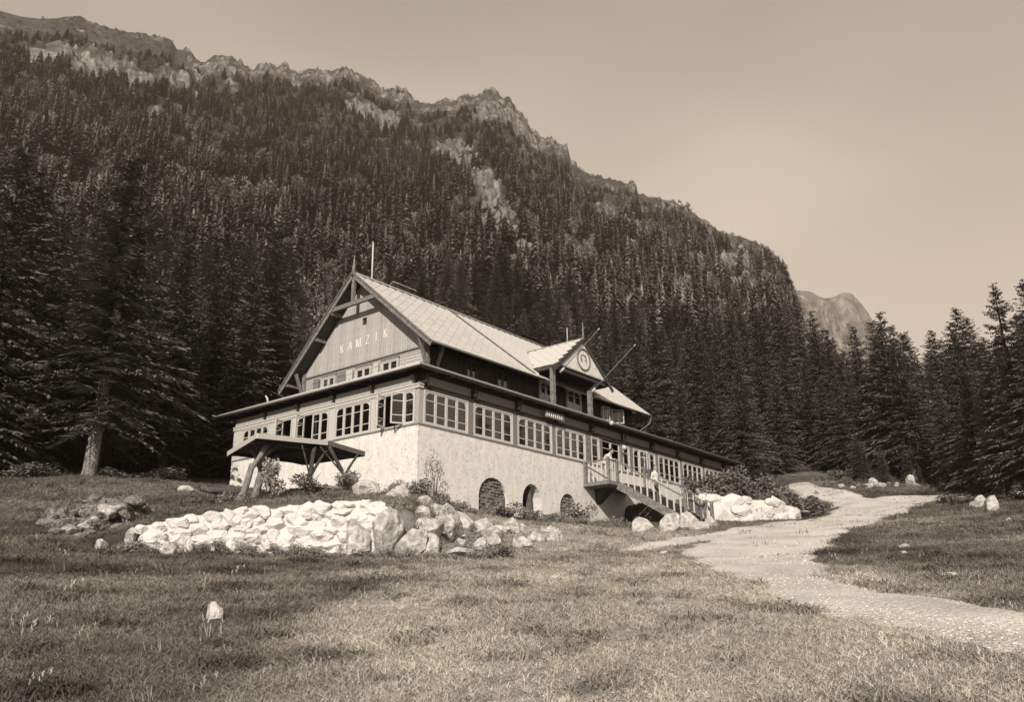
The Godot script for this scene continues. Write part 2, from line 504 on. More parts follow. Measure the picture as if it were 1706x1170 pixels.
func slope_point(az: float, t: float) -> Vector3:
	var dr := lerp_table(RIDGE_FAR, az)
	var top := lerp_table(RIDGE, az) * dr + EYE.y
	var d := lerpf(85.0, dr, t)
	var dir := FWD * cos(deg_to_rad(az)) + RGT * sin(deg_to_rad(az))
	var p := EYE + dir * d
	if t <= 1.0:
		p.y = lerpf(8.0, top, 0.72 * t + 0.28 * t * t)
		var k := t * (1.0 - t) * 4.0
		p.y += (noise_a.get_noise_2d(p.x * 0.12, p.z * 0.12) * 10.0 + noise_b.get_noise_2d(p.x * 0.5, p.z * 0.5) * 5.0) * k
	else:
		p.y = top - (t - 1.0) * dr * 1.1
	return p


func crag_mask(p: Vector3) -> float:
	var best := 0.0
	for c in CRAGS:
		var dx: float = p.x - c[0]
		var dz: float = p.z - c[2]
		if absf(dx) + absf(dz) > 110.0:
			continue
		# bare rock patches stretch down the slope
		var down := Vector2(c[0] - EYE.x, c[2] - EYE.z).normalized()
		var along := dx * down.x + dz * down.y
		var across := dx * down.y - dz * down.x
		var rx: float = c[3] * (1.15 if c[3] > 8.0 else 1.6)
		var ry: float = minf(c[4] * (2.4 if c[3] > 8.0 else 3.2), 34.0)
		var q := across * across / (rx * rx) + along * along / (ry * ry)
		if q < 2.0:
			best = maxf(best, 1.0 - q / 2.0)
	return best


func build_mountain() -> void:
	var cols := []
	var a := -62.0
	while a < 60.0:
		cols.append(a)
		a += 0.14 if absf(a) < 33.0 else 1.2
	var rows := []
	for i in 72:
		rows.append(i / 72.0 * 0.84)
	for i in 56:
		rows.append(lerpf(0.84, 1.0, i / 55.0))
	rows.append_array([1.02, 1.05, 1.1, 1.2, 1.4])
	var st := S(true)
	for az in cols:
		for t in rows:
			var p := slope_point(az, t)
			var m := crag_mask(p) if t > 0.05 and t <= 1.0 else 0.0
			if t > 0.9 and t <= 1.02:
				m = maxf(m, smoothstep(0.90, 1.0, t) * 0.5 * (1.0 if az < 5.0 and az > -19.0 else 0.35))
			var n: float = noise_c.get_noise_3d(p.x * 1.6, p.y * 0.5, p.z * 1.6)
			var rock := smoothstep(0.34, 0.56, m + n * 0.95)
			if rock > 0.0 and t < 0.995:
				p.y += rock * (noise_b.get_noise_3d(p.x * 2.4, p.y * 0.6, p.z * 2.4) * 8.0 + noise_c.get_noise_3d(p.x * 5.0, p.y, p.z * 5.0) * 3.0 + 1.0)
			elif t >= 0.995 and t < 1.01:
				p.y += noise_c.get_noise_2d(p.x * 3.0, p.z * 3.0) * (4.5 if az < 5.0 else 2.0) - 0.5
			var veg := 0.11 + noise_b.get_noise_2d(p.x * 0.8, p.z * 0.8) * 0.05
			var gr := clampf(0.25 + noise_c.get_noise_3d(p.x * 5.0, p.y * 2.0, p.z * 5.0) * 0.5, 0.06, 0.5)
			var g := lerpf(veg, gr, rock)
			st.set_color(Color(g, g * 0.98, g * 0.95))
			st.add_vertex(p)
	var nr := rows.size()
	for i in cols.size() - 1:
		for j in nr - 1:
			var k := i * nr + j
			for n in [k, k + 1, k + nr, k + nr, k + 1, k + nr + 1]:
				st.add_index(n)
	var o := obj("mountain", st, M.mountainside)
	o.set_meta("kind", "structure")
	# pale outcrops that stand out of the wooded slope
	for c in CRAGS:
		if c[3] < 6.0:
			var r: float = c[3]
			for n in 2 + int(r * 1.1):
				var q := Vector3(c[0] + rng.randf_range(-r, r), c[1] + rng.randf_range(-0.5, 0.8) * c[4], c[2] + rng.randf_range(-r, r))
				var rock := put("rock_outcrop", boulders[rng.randi() % boulders.size()], o, M.crag_stone)
				rock.position = q + Vector3(-1.5, 1.0, 1.0)
				rock.basis = Basis.from_euler(Vector3(rng.randf() * 6.0, rng.randf() * 6.0, 0.3)).scaled(Vector3(1, 1.3, 1) * rng.randf_range(0.7, 1.9) * (1.0 + r * 0.12))
	# the far peak to the right of it
	st = S(true)
	var fc := []
	a = 12.0
	while a < 40.0:
		fc.append(a)
		a += 0.12 if a > 17.0 and a < 28.0 else 0.7
	for az in fc:
		for j in 130:
			var t := j / 110.0
			var dr := 1650.0
			var d := lerpf(700.0, dr, t) if t <= 1.0 else dr + (t - 1.0) * 1200.0
			var dir := FWD * cos(deg_to_rad(az)) + RGT * sin(deg_to_rad(az))
			var p := EYE + dir * d
			var top := lerp_table(FAR_RIDGE, az) * dr
			p.y = lerpf(60.0, top, pow(t, 1.5)) if t <= 1.0 else top - (t - 1.0) * 900.0
			var k := minf(1.0, (1.0 - t) * 9.0) * minf(1.0, t * 4.0) if t <= 1.0 else 0.0
			p.y += (noise_c.get_noise_2d(p.x * 0.25, p.z * 0.25) * 60.0 + absf(noise_b.get_noise_2d(p.x * 0.16, p.z * 0.16)) * 120.0 - 45.0 + noise_c.get_noise_2d(p.x * 0.9, p.z * 0.9) * 26.0) * k + noise_c.get_noise_2d(p.x * 0.6, p.z * 0.6) * 5.0
			var g := clampf(0.30 + noise_c.get_noise_3d(p.x * 0.35, p.y * 0.7, p.z * 0.35) * 0.35, 0.12, 0.5)
			st.set_color(Color(g, g * 0.98, g * 0.95))
			st.add_vertex(p)
	for i in fc.size() - 1:
		for j in 129:
			var k := i * 130 + j
			for n in [k, k + 1, k + 130, k + 130, k + 1, k + 131]:
				st.add_index(n)
	o = obj("far_mountain", st, M.far_rock)
	o.set_meta("kind", "structure")


# ---------------------------------------------------------------- plants and stones

var boulders := []
var spruces := []
var shrub_meshes := []


func make_boulder(sd: int, boxy := 0.0) -> ArrayMesh:
	var r := RandomNumberGenerator.new()
	r.seed = sd
	var cuts := []
	for i in 15:
		cuts.append([Vector3(r.randfn(), r.randfn() * 0.8, r.randfn()).normalized(), r.randf_range(0.46, 0.80)])
	if boxy > 0.0:
		for ax in [Vector3.RIGHT, Vector3.UP, Vector3.BACK]:
			cuts.append([ax, 0.62])
			cuts.append([-ax, 0.62])
	var st := S()
	var n := 14
	var ring := []
	for i in n + 1:
		var row := []
		for j in n * 2 + 1:
			var th := PI * i / n
			var ph := PI * (j % (n * 2)) / n
			var p := Vector3(sin(th) * cos(ph), cos(th), sin(th) * sin(ph))
			for c in cuts:
				var h: float = p.dot(c[0])
				if h > c[1]:
					p *= c[1] / h
			p *= 1.0 + noise_c.get_noise_3d(p.x * 60.0 + sd * 9.0, p.y * 60.0, p.z * 60.0) * 0.06 + noise_c.get_noise_3d(p.x * 14.0 + sd * 9.0, p.y * 14.0, p.z * 14.0) * 0.12
			row.append(p * 0.76)
		ring.append(row)
	for i in n:
		for j in n * 2:
			quad(st, ring[i][j], ring[i][j + 1], ring[i + 1][j + 1], ring[i + 1][j])
	st.generate_normals()
	return st.commit()


# one hanging twig: a thin kite
func kite(st: SurfaceTool, a: Vector3, b: Vector3, side: Vector3, w: float, g: float) -> void:
	var m := a.lerp(b, 0.4)
	st.set_color(Color(g, g, g))
	tri(st, a, m + side * w, b)
	tri(st, a, b, m - side * w)


func make_spruce(sd: int, height: float, radius: float, bare: float, fine := 1.0) -> Array:
	var r := RandomNumberGenerator.new()
	r.seed = sd
	var st := S()
	var y := bare
	while y < height - 0.25:
		var t := (y - bare) / (height - bare)
		var reach := radius * pow(1.0 - t, 0.85) * minf(1.0, 0.55 + t * 4.0) + 0.12
		var count := 8 + r.randi() % 3
		var turn := r.randf() * TAU
		for k in count:
			var a := turn + TAU * k / count + r.randf_range(-0.35, 0.35)
			var l := reach * r.randf_range(0.5, 1.2)
			var dir := Vector3(cos(a), 0, sin(a))
			var side := Vector3(-sin(a), 0, cos(a))
			var rise := lerpf(-0.12, 0.55, t) + r.randf_range(-0.1, 0.1)
			var droop := lerpf(0.48, 0.15, t) * r.randf_range(0.5, 1.5)
			var tone := r.randf_range(0.65, 1.35)
			var base := Vector3(0, y + r.randf_range(-0.4, 0.4), 0)
			if r.randf() < 0.04:
				continue
			var n := maxi(3, int(l / 0.115 * fine))
			var prev := base
			for i in range(1, n + 1):
				var f := float(i) / n
				var p := base + dir * l * f + Vector3.UP * l * (rise * f - droop * f * f + 0.12 * f * f * f)
				st.set_color(Color(tone * 0.8, tone * 0.8, tone * 0.8))
				var w := 0.05 * (1.2 - f)
				tri(st, prev + side * w, prev - side * w, p)
				for sg in [-1.0, 1.0]:
					if r.randf() < 0.12:
						continue
					var tw := l * 0.24 * (1.15 - f * 0.7) * r.randf_range(0.6, 1.25) + 0.09
					var q: Vector3 = p + (side * sg * r.randf_range(0.5, 1.0) + dir * r.randf_range(0.35, 0.8)).normalized() * tw + Vector3.DOWN * tw * r.randf_range(0.15, 0.65)
					kite(st, p, q, (dir + Vector3.UP * r.randf_range(-0.7, 0.7)).normalized(), r.randf_range(0.045, 0.085) / fine, tone * r.randf_range(0.75, 1.25))
				prev = p
		y += r.randf_range(0.19, 0.32) * (0.75 + 0.25 * height / 13.0)
	for k in 5:
		kite(st, Vector3(0, height - 0.7, 0), Vector3(r.randf_range(-0.15, 0.15), height - 0.05 + 0.1 * (k == 0 as int), r.randf_range(-0.15, 0.15)), Vector3(cos(k), 0.2, sin(k)), 0.05, 1.0)
	st.generate_normals()
	var crown := st.commit()
	st = S(true)
	tube(st, [Vector3(0, -0.6, 0), Vector3(0, 0.35, 0), Vector3(0.03, height * 0.3, 0), Vector3(0, height * 0.97, 0)], [height * 0.021, height * 0.0155, height * 0.012, 0.015], 9, false)
	st.generate_normals()
	return [st.commit(), crown]


func make_far_conifer(sd: int) -> ArrayMesh:
	var r := RandomNumberGenerator.new()
	r.seed = sd
	var st := S()
	var n := 22
	for i in n:
		var t := float(i) / n
		var c := 9
		for k in c:
			var a := TAU * (k + 0.5 * (i % 2)) / c + r.randf_range(-0.4, 0.4)
			var l := 0.21 * pow(1.0 - t, 0.8) * r.randf_range(0.7, 1.2) + 0.02
			var p := Vector3(0, clampf(0.05 + t * 0.93 + r.randf_range(-0.05, 0.05), 0.02, 0.98), 0)
			var q := p + Vector3(cos(a) * l, -l * r.randf_range(0.25, 0.8), sin(a) * l)
			kite(st, p + Vector3.UP * 0.03, q, Vector3(-sin(a), 0, cos(a)), l * 0.24, r.randf_range(0.6, 1.4))
	kite(st, Vector3(0, 0.9, 0), Vector3(0, 1.04, 0), Vector3(1, 0, 0), 0.015, 1.0)
	st.set_color(Color(0.5, 0.5, 0.5))
	tube(st, [Vector3(0, -0.12, 0), Vector3(0, 0.9, 0)], [0.016, 0.004], 4, false)
	st.generate_normals()
	return st.commit()


# leaves scattered through a lumpy volume; size 1 across
func make_leafage(sd: int, count: int, leaf: float, lumps: int, flat := 0.8) -> ArrayMesh:
	var r := RandomNumberGenerator.new()
	r.seed = sd
	var st := S()
	var cs := []
	for i in lumps:
		var c := Vector3(r.randf_range(-0.32, 0.32), r.randf_range(0.15, 0.75) * flat, r.randf_range(-0.32, 0.32))
		cs.append([c, r.randf_range(0.14, 0.26)])
	for i in count:
		var c: Array = cs[r.randi() % cs.size()]
		var d := Vector3(r.randfn(), r.randfn(), r.randfn()).normalized()
		var p: Vector3 = c[0] + d * c[1] * pow(r.randf(), 0.45)
		p.y = maxf(p.y, 0.01)
		var f := (d + Vector3(r.randfn(), r.randfn(), r.randfn()) * 0.6).normalized()
		kite(st, p, p + f * leaf * r.randf_range(0.7, 1.4), f.cross(Vector3(r.randfn(), r.randfn(), r.randfn())).normalized(), leaf * 0.36, r.randf_range(0.55, 1.45))
	st.generate_normals()
	return st.commit()


func make_shrub_stems(sd: int) -> ArrayMesh:
	var r := RandomNumberGenerator.new()
	r.seed = sd
	var st := S(true)
	for i in 9:
		var a := r.randf() * TAU
		var d := Vector3(cos(a), 0, sin(a)) * r.randf_range(0.1, 0.34)
		var top := d + Vector3.UP * r.randf_range(0.5, 0.95)
		tube(st, [d * 0.12 + Vector3.DOWN * 0.06, d * 0.5 + Vector3.UP * top.y * 0.5, top], [0.014, 0.01, 0.003], 5, false)
	st.generate_normals()
	return st.commit()


# a shrub of the given width and height standing at (u, v)
func shrub(u: float, v: float, width: float, tall: float, kind: int, m: Material, label: String, called := "leafy_shrub", category := "shrub", group := "") -> Node3D:
	var o := thing(called, on(u, v, -0.03), label, category, group)
	var stems := put("stems", shrub_meshes[kind][1], o, M.dark_bark)
	var foliage := put("foliage", shrub_meshes[kind][0], o, m)
	for q in [stems, foliage]:
		q.position = Vector3.ZERO
		q.basis = Basis(Vector3.UP, rng.randf() * TAU).scaled(Vector3(width, tall, width))
	return o


func tree(u: float, v: float, tall: float, kind: int, label: String, group := "", bark := "dark_bark") -> Node3D:
	var k: Array = spruces[kind]
	var o := thing("spruce_tree", on(u, v, 0.0), label, "tree", group)
	var f: float = tall / k[2]
	var turn := rng.randf() * TAU
	for q in [["trunk", k[0], M[bark]], ["crown", k[1], M.needles]]:
		var c := put(q[0], q[1], o, q[2])
		c.position = Vector3.ZERO
		c.basis = Basis(Vector3.UP, turn).scaled(Vector3(f * lerpf(1.0, 1.25, rng.randf()), f, f * lerpf(1.0, 1.25, rng.randf())))
	return o


func scatter(called: String, mesh: Mesh, m: Material, at: Array, colors: Array = []) -> MultiMeshInstance3D:
	var mm := MultiMesh.new()
	mm.transform_format = MultiMesh.TRANSFORM_3D
	mm.use_colors = not colors.is_empty()
	mm.mesh = mesh
	mm.instance_count = at.size()
	for i in at.size():
		mm.set_instance_transform(i, at[i])
		if not colors.is_empty():
			mm.set_instance_color(i, colors[i])
	var o := MultiMeshInstance3D.new()
	o.name = numbered(called)
	o.multimesh = mm
	o.material_override = m
	add_child(o)
	o.set_meta("kind", "stuff")
	return o


const PROMINENT := [[49.0, -2.6, 11.8], [44.6, -5.3, 11.9], [40.9, -7.0, 12.2], [38.1, -8.4, 10.9], [55.0, -5.9, 9.3], [50.3, -7.9, 8.5], [37.9, -12.1, 10.8], [36.1, -13.6, 9.9], [26.5, -16.6, 11.6], [24.6, -18.1, 11.1], [57.6, 3.6, 14.1], [53.2, 0.9, 11.8], [61.2, 8.3, 14.9], [63.7, 7.2, 15.4], [65.0, 12.4, 16.5], [43.8, -2.7, 9.3], [41.1, -8.1, 8.0], [33.7, -11.6, 6.7], [32.0, -13.4, 8.1], [29.3, -15.1, 8.8], [41.0, 1.6, 8.5], [43.5, 3.8, 9.5], [39.6, 4.2, 8.0], [45.2, 0.6, 9.0], [42.6, -1.4, 7.5], [38.2, 2.4, 6.0], [47.0, 3.0, 10.0], [36.8, 4.5, 7.0]]


func forest_here(u: float, v: float) -> bool:
	if road_mask(u, v) > -1.8:
		return false
	if u > 36.0:
		return v > -60.0
	if u > 30.5 and v > -3.0:
		return true
	if u > 27.0 and v < -17.0 and v > -60.0:
		return true
	if u < 0.0:
		return v > (13.6 if u < -6.5 else 17.5) + noise_a.get_noise_2d(u * 3.0, 4.0) * 2.0
	return v > 16.5


func build_trees() -> void:
	var specs := [[21, 13.0, 2.5, 1.0], [22, 14.0, 2.3, 1.6], [23, 12.0, 2.7, 0.6], [24, 15.0, 2.6, 1.6], [25, 16.0, 3.3, 2.3]]
	for q in specs:
		var m := make_spruce(q[0], q[1], q[2], q[3], 1.0)
		spruces.append([m[0], m[1], q[1]])
	var lone := tree(-6.4, 13.0, 15.5, 4, "spruce with a bare pale trunk at the left edge of the meadow", "", "bark")
	lone.get_node("trunk").basis = Basis(Vector3(0, 0, 1), -0.035) * lone.get_node("trunk").basis
	var said := ["tall pointed spruce just right of the far bare peak", "spruce nearest the right end of the dirt road bend", "narrow spruce in the tall group above the road fork", "pale trunked spruce standing on the bank above the road fork", "small far spruce in the dip of the right treeline", "short dark spruce beside the dip of the right treeline", "broad spruce whose tip stands alone right of the treeline dip", "spruce beside the broad one right of the treeline dip", "tallest dark spruce at the right edge of the picture", "dark spruce beyond the right edge beside the tallest one", "spruce below the left foot of the far bare peak", "spruce below the middle of the far bare peak"]
	for i in PROMINENT.size():
		var p: Array = PROMINENT[i]
		if i < said.size():
			tree(p[0], p[1], p[2], i % 4, said[i], "", "bark" if i in [0, 2, 3] else "dark_bark")
		else:
			tree(p[0], p[1], p[2], i % 4, "dark spruce in the dense forest edge above the road", "forest trees right of the lodge")
	var spots := []
	var guard := 0
	while spots.size() < 560 and guard < 60000:
		guard += 1
		var az := deg_to_rad(rng.randf_range(-40.0, 40.0))
		var d := sqrt(rng.randf_range(38.0 * 38.0, 135.0 * 135.0))
		var p := EYE + (FWD * cos(az) + RGT * sin(az)) * d
		if not forest_here(p.x, -p.z):
			continue
		var ok := true
		for s in spots:
			if absf(s[0] - p.x) + absf(s[1] + p.z) < 3.4:
				ok = false
				break
		if ok:
			for s in PROMINENT:
				if absf(s[0] - p.x) + absf(s[1] + p.z) < 2.2:
					ok = false
		if ok:
			spots.append([p.x, -p.z, d])
	spots.sort_custom(func(a, b): return a[2] < b[2])
	var far := [[], [], [], []]
	for i in spots.size():
		var s: Array = spots[i]
		var az := rad_to_deg(atan2((V(s[0], 0, s[1]) - EYE).dot(RGT), (V(s[0], 0, s[1]) - EYE).dot(FWD)))
		var tall := rng.randf_range(8.0, 14.5)
		if s[0] > 22.0 and az > 17.0:
			tall = minf(rng.randf_range(6.0, 10.0), s[2] * 0.17)
		if az < -15.0:
			tall = rng.randf_range(11.0, 17.0)
		var kind := i % 5
		if i < 230:
			var where := "dark spruce in the shaded forest left of the lodge" if az < -12.0 else ("dark spruce in the forest behind the lodge roof" if az < 12.0 else "dark spruce in the dense forest edge above the road")
			tree(s[0], s[1], tall, kind, where, "forest trees left of the lodge" if az < -12.0 else ("forest trees behind the lodge" if az < 12.0 else "forest trees right of the lodge"))
		else:
			var f: float = tall / spruces[kind % 4][2]
			far[kind % 4].append(Transform3D(Basis(Vector3.UP, rng.randf() * TAU).scaled(Vector3(f, f, f) * Vector3(1.15, 1, 1.15)), on(s[0], s[1])))
	for k in 4:
		tag(scatter("spruce_forest", spruces[k][1], M.needles, far[k]), ["deep spruce forest behind the front trees", "dense spruce wood at the foot of the mountain", "dark conifers massed behind the lodge", "close standing spruces filling the forest depth"][k], "forest")
	for i in 26:
		var f := i / 25.0
		var u := lerpf(30.8, 38.5, f) + rng.randfn() * 0.9
		var v := lerpf(3.5, -12.5, f) + rng.randfn() * 0.8 + 1.5
		if road_mask(u, v) > -0.9:
			continue
		tree(u, v, rng.randf_range(1.2, 3.4), [0, 2][i % 2], "young low spruce at the forest foot behind the road fork", "young spruces at the forest foot")
	# the wooded mountainside
	var con := [[], [], [], []]
	var lea := [[], []]
	var cc := [[], [], [], []]
	var lc := [[], []]
	while con[0].size() + con[1].size() + con[2].size() + con[3].size() < 8000 or lea[0].size() + lea[1].size() < 14000:
		var az := rng.randf_range(-38.0, 36.0)
		var t := 0.02 + 0.97 * pow(rng.randf(), 0.62)
		var p := slope_point(az, t)
		if maxf(crag_mask(p), crag_mask(p + FWD * 7.0 + Vector3.UP * 4.0)) + noise_c.get_noise_3d(p.x, p.y * 1.6, p.z) * 0.4 > 0.36:
			continue
		if t > 0.92 and (az < 4.6) and rng.randf() < 0.75:
			continue
		if az > 21.0 and t > 0.6:
			continue
		var leafy := rng.randf() < 0.62 + 0.6 * noise_a.get_noise_2d(p.x * 0.5, p.z * 0.5)
		var g := rng.randf_range(0.5, 1.2) + (0.9 if rng.randf() < 0.2 else 0.0)
		var k := rng.randi() % 2
		if az > 0.0:
			g *= (1.8 if leafy else 1.3) if rng.randf() < minf(0.6, az * 0.06) else 1.05       # lighter side of the slope, its brightness painted into the plant colours
		var col := Color(g, g, g)
		if leafy or t > 0.9:
			var w := rng.randf_range(2.2, 7.5) * (0.5 if t > 0.85 else 1.0)
			lea[k].append(Transform3D(Basis(Vector3.UP, rng.randf() * TAU).scaled(Vector3(w, w * rng.randf_range(0.8, 1.3), w)), p - Vector3.UP * 0.3))
			lc[k].append(col)
		else:
			var h := rng.randf_range(4.0, 14.0) * (0.6 if t > 0.8 else 1.0)
			if p.distance_to(EYE) < 165.0:
				k += 2
				h *= 1.15
				var kk: float = h / spruces[k - 2][2]
				con[k].append(Transform3D(Basis(Vector3.UP, rng.randf() * TAU).scaled(Vector3(kk * 1.25, kk, kk * 1.25)), p))
			else:
				var wd := h * rng.randf_range(0.8, 1.35)
				con[k].append(Transform3D(Basis(Vector3.UP, rng.randf() * TAU).scaled(Vector3(wd, h, wd)), p))
			cc[k].append(col)
	for k in 2:
		tag(scatter("slope_spruces", spruces[k][1], M.needles, con[k + 2], cc[k + 2]), ["spruces on the lower mountain slope", "younger spruces on the lower mountain slope"][k], "forest")
		tag(scatter("mountain_conifers", make_far_conifer(60 + k), M.needles, con[k], cc[k]), ["conifers covering the mountain slope", "smaller conifers mixed over the mountain slope"][k], "forest")
		tag(scatter("mountain_brush", make_leafage(70 + k, 260, 0.085, 8), M.slope_leaves, lea[k], lc[k]), ["broadleaf brush covering the mountain slope", "dwarf pine and bushes high on the mountain"][k], "brush")


func build_grass() -> void:
	var tufts := []
	for k in 3:
		var r := RandomNumberGenerator.new()
		r.seed = 300 + k
		var st := S()
		for i in 20:
			var a := r.randf() * TAU
			var p := Vector3(cos(a), 0, sin(a)) * r.randf_range(0.0, 0.13)
			var h := r.randf_range(0.02, 0.065)
			var lean := Vector3(r.randfn(), 0, r.randfn()) * 0.035
			var g := r.randf_range(0.75, 1.25)
			var side := Vector3(-sin(a), 0, cos(a)) * r.randf_range(0.0025, 0.005)
			st.set_color(Color(g, g, g))
			var mid := p + Vector3.UP * h * 0.6 + lean * 0.4
			tri(st, p - side, p + side, mid + side * 0.7)
			tri(st, p - side, mid + side * 0.7, mid - side * 0.7)
			tri(st, mid - side * 0.7, mid + side * 0.7, p + Vector3.UP * h + lean)
		st.generate_normals()
		tufts.append(st.commit())
	var sr := RandomNumberGenerator.new()
	sr.seed = 340
	var stalk := S()
	for i in 5:
		var p := Vector3(sr.randfn(), 0, sr.randfn()) * 0.04
		var top := p + Vector3(sr.randfn() * 0.05, sr.randf_range(0.09, 0.2), sr.randfn() * 0.05)
		kite(stalk, p, top, Vector3(1, 0, 0.3), 0.0022, 1.0)
		for k in 4:
			kite(stalk, top + Vector3.DOWN * 0.012 * k, top + Vector3(sr.randfn() * 0.012, 0.03 - 0.012 * k, sr.randfn() * 0.012), Vector3(0.3, 0, 1), 0.005, 1.2)
	stalk.generate_normals()
	var stalks := stalk.commit()
	var sat := []
	var scol := []
	for i in 300:
		var d := 5.5 + 26.0 * pow(rng.randf(), 1.3)
		var p := EYE + FWD * d + RGT * rng.randf_range(-0.68, 0.68) * d
		if road_mask(p.x, -p.z) > -0.2 or noise_b.get_noise_2d(p.x * 2.0, p.z * 2.0 + 60.0) < -0.05 or (p.x > -0.5 and -p.z > -0.5):
			continue
		sat.append(Transform3D(Basis(Vector3.UP, rng.randf() * TAU).scaled(Vector3.ONE * rng.randf_range(0.6, 1.25)), Vector3(p.x, H(p.x, -p.z) - 0.01, p.z)))
		var g := rng.randf_range(0.3, 0.55)
		scol.append(Color(g, g * 0.96, g * 0.9))
	tag(scatter("seed_stalks", stalks, M.grass_blade, sat, scol), "thin dried grass stalks with seed heads over the meadow", "grass")
	var weed := make_leafage(350, 60, 0.11, 4, 0.5)
	var at := [[], [], []]
	var col := [[], [], []]
	var wat := []
	var wcol := []
	var tries := 0
	while tries < 210000:
		tries += 1
		var d := 5.0 + 57.0 * pow(rng.randf(), 1.5)
		var s := rng.randf_range(-0.68, 0.68) * d
		var p := EYE + FWD * d + RGT * s
		var u := p.x
		var v := -p.z
		if u > -0.2 and v > -0.2 and u < 28.5 or v > 16.0 or u > 45.0:
			continue
		var rm := road_mask(u, v)
		if rm > 0.03 and rng.randf() < (0.86 if rm < 0.3 else 0.97):
			continue
		var y := H(u, v)
		# nothing grows on the faces of the two terrace walls
		if absf(d - lerp_table(WALL_LINE, s) - 0.25) < 0.35 and s > -9.3 and s < -2.4:
			continue
		if noise_c.get_noise_2d(u * 7.0 + 300.0, v * 7.0) > 0.22 and rng.randf() < 0.75:
			continue                                # worn, almost bare spots
		var patch := noise_b.get_noise_2d(u * 3.0 + 90.0, v * 3.0)
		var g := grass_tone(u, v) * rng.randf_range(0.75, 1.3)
		var clump := smoothstep(0.28, 0.45, noise_c.get_noise_2d(u * 14.0, v * 14.0))
		g *= lerpf(1.0, 0.55, clump)
		var c := Color(g, g * 0.97, g * 0.91)
		var f := rng.randf_range(0.7, 1.3) * (1.0 + maxf(0.0, patch) * 0.7 + clump * 0.8) * (0.72 + d * 0.034)
		var b := Basis(Vector3.UP, rng.randf() * TAU).scaled(Vector3(f, f * rng.randf_range(0.5, 1.0), f))
		if rng.randf() < 0.06 + 0.25 * clampf(noise_b.get_noise_2d(u * 2.2, v * 2.2 + 7.0), 0.0, 1.0):
			wat.append(Transform3D(b.scaled(Vector3(0.13, 0.12, 0.13) * rng.randf_range(0.6, 1.3)), Vector3(p.x, y - 0.01, p.z)))
			wcol.append(Color(g * 0.95, g * 0.92, g * 0.87))
		else:
			var k := rng.randi() % 3
			at[k].append(Transform3D(b, Vector3(p.x, y - 0.01, p.z)))
			col[k].append(c)
	for k in 3:
		tag(scatter("meadow_grass", tufts[k], M.grass_blade, at[k], col[k]), ["short dried grass over the meadow", "clumps of meadow grass between the bare patches", "thin grass blades along the road edge and meadow"][k], "grass")
	var gat := []
	var gcol := []
	for i in 26000:
		var d := 6.0 + 50.0 * pow(rng.randf(), 1.2)
		var p := EYE + FWD * d + RGT * rng.randf_range(0.1, 0.62) * d
		var rm := road_mask(p.x, -p.z)
		if rm < -0.1:
			continue
		var k := rng.randf_range(0.006, 0.02) * (1.0 + d * 0.03)
		gat.append(Transform3D(Basis.from_euler(Vector3(rng.randf() * 6, rng.randf() * 6, 0)).scaled(Vector3(k, k * 0.7, k)), Vector3(p.x, H(p.x, -p.z) + clampf(rm, -0.6, 0.35) * 0.16, p.z)))
		var g := rng.randf_range(0.5, 0.74)
		gcol.append(Color(g, g * 0.98, g * 0.95))
	tag(scatter("road_gravel", boulders[2], M.grass_blade, gat, gcol), "loose pale gravel scattered over the dirt road", "gravel")
	tag(scatter("meadow_weeds", weed, M.grass_blade, wat, wcol), "low broad leaved weeds among the meadow grass", "weeds")


# ---------------------------------------------------------------- the lodge

const WB := 12.5          # depth of the lodge
const LB := 28.3          # length of the lodge
const RIDGE_V := 6.0
const RIDGE_Y := 8.38
const VERGE_U := 1.4
const END_U := 19.6
const EAVE_V := 0.85
const EAVE_Y := 3.95


func roof_y(v: float) -> float:
	return EAVE_Y + (v - EAVE_V) * (RIDGE_Y - EAVE_Y) / (RIDGE_V - EAVE_V) if v <= RIDGE_V else RIDGE_Y - (v - RIDGE_V) * 0.965


# a wall of the given outline (points along the wall and up), with thickness; p(a, y, depth) gives the place
func slab(st: SurfaceTool, outline: PackedVector2Array, thick: float, place: Callable) -> void:
	var ids := Geometry2D.triangulate_polygon(outline)
	for i in range(0, ids.size(), 3):
		var a := outline[ids[i]]
		var b := outline[ids[i + 1]]
		var c := outline[ids[i + 2]]
		tri(st, place.call(a.x, a.y, 0.0), place.call(b.x, b.y, 0.0), place.call(c.x, c.y, 0.0))
		tri(st, place.call(a.x, a.y, thick), place.call(c.x, c.y, thick), place.call(b.x, b.y, thick))
	for i in outline.size():
		var a := outline[i]
		var b := outline[(i + 1) % outline.size()]
		quad(st, place.call(a.x, a.y, 0.0), place.call(b.x, b.y, 0.0), place.call(b.x, b.y, thick), place.call(a.x, a.y, thick))


func arch(c: float, half: float, spring: float, top: float, foot: float) -> PackedVector2Array:
	var o := PackedVector2Array([Vector2(c - half, foot)])
	for i in 11:
		var a := PI - PI * i / 10.0
		o.append(Vector2(c + cos(a) * half, spring + sin(a) * (top - spring)))
	o.append(Vector2(c + half, foot))
	return o


var sash_cache := {}


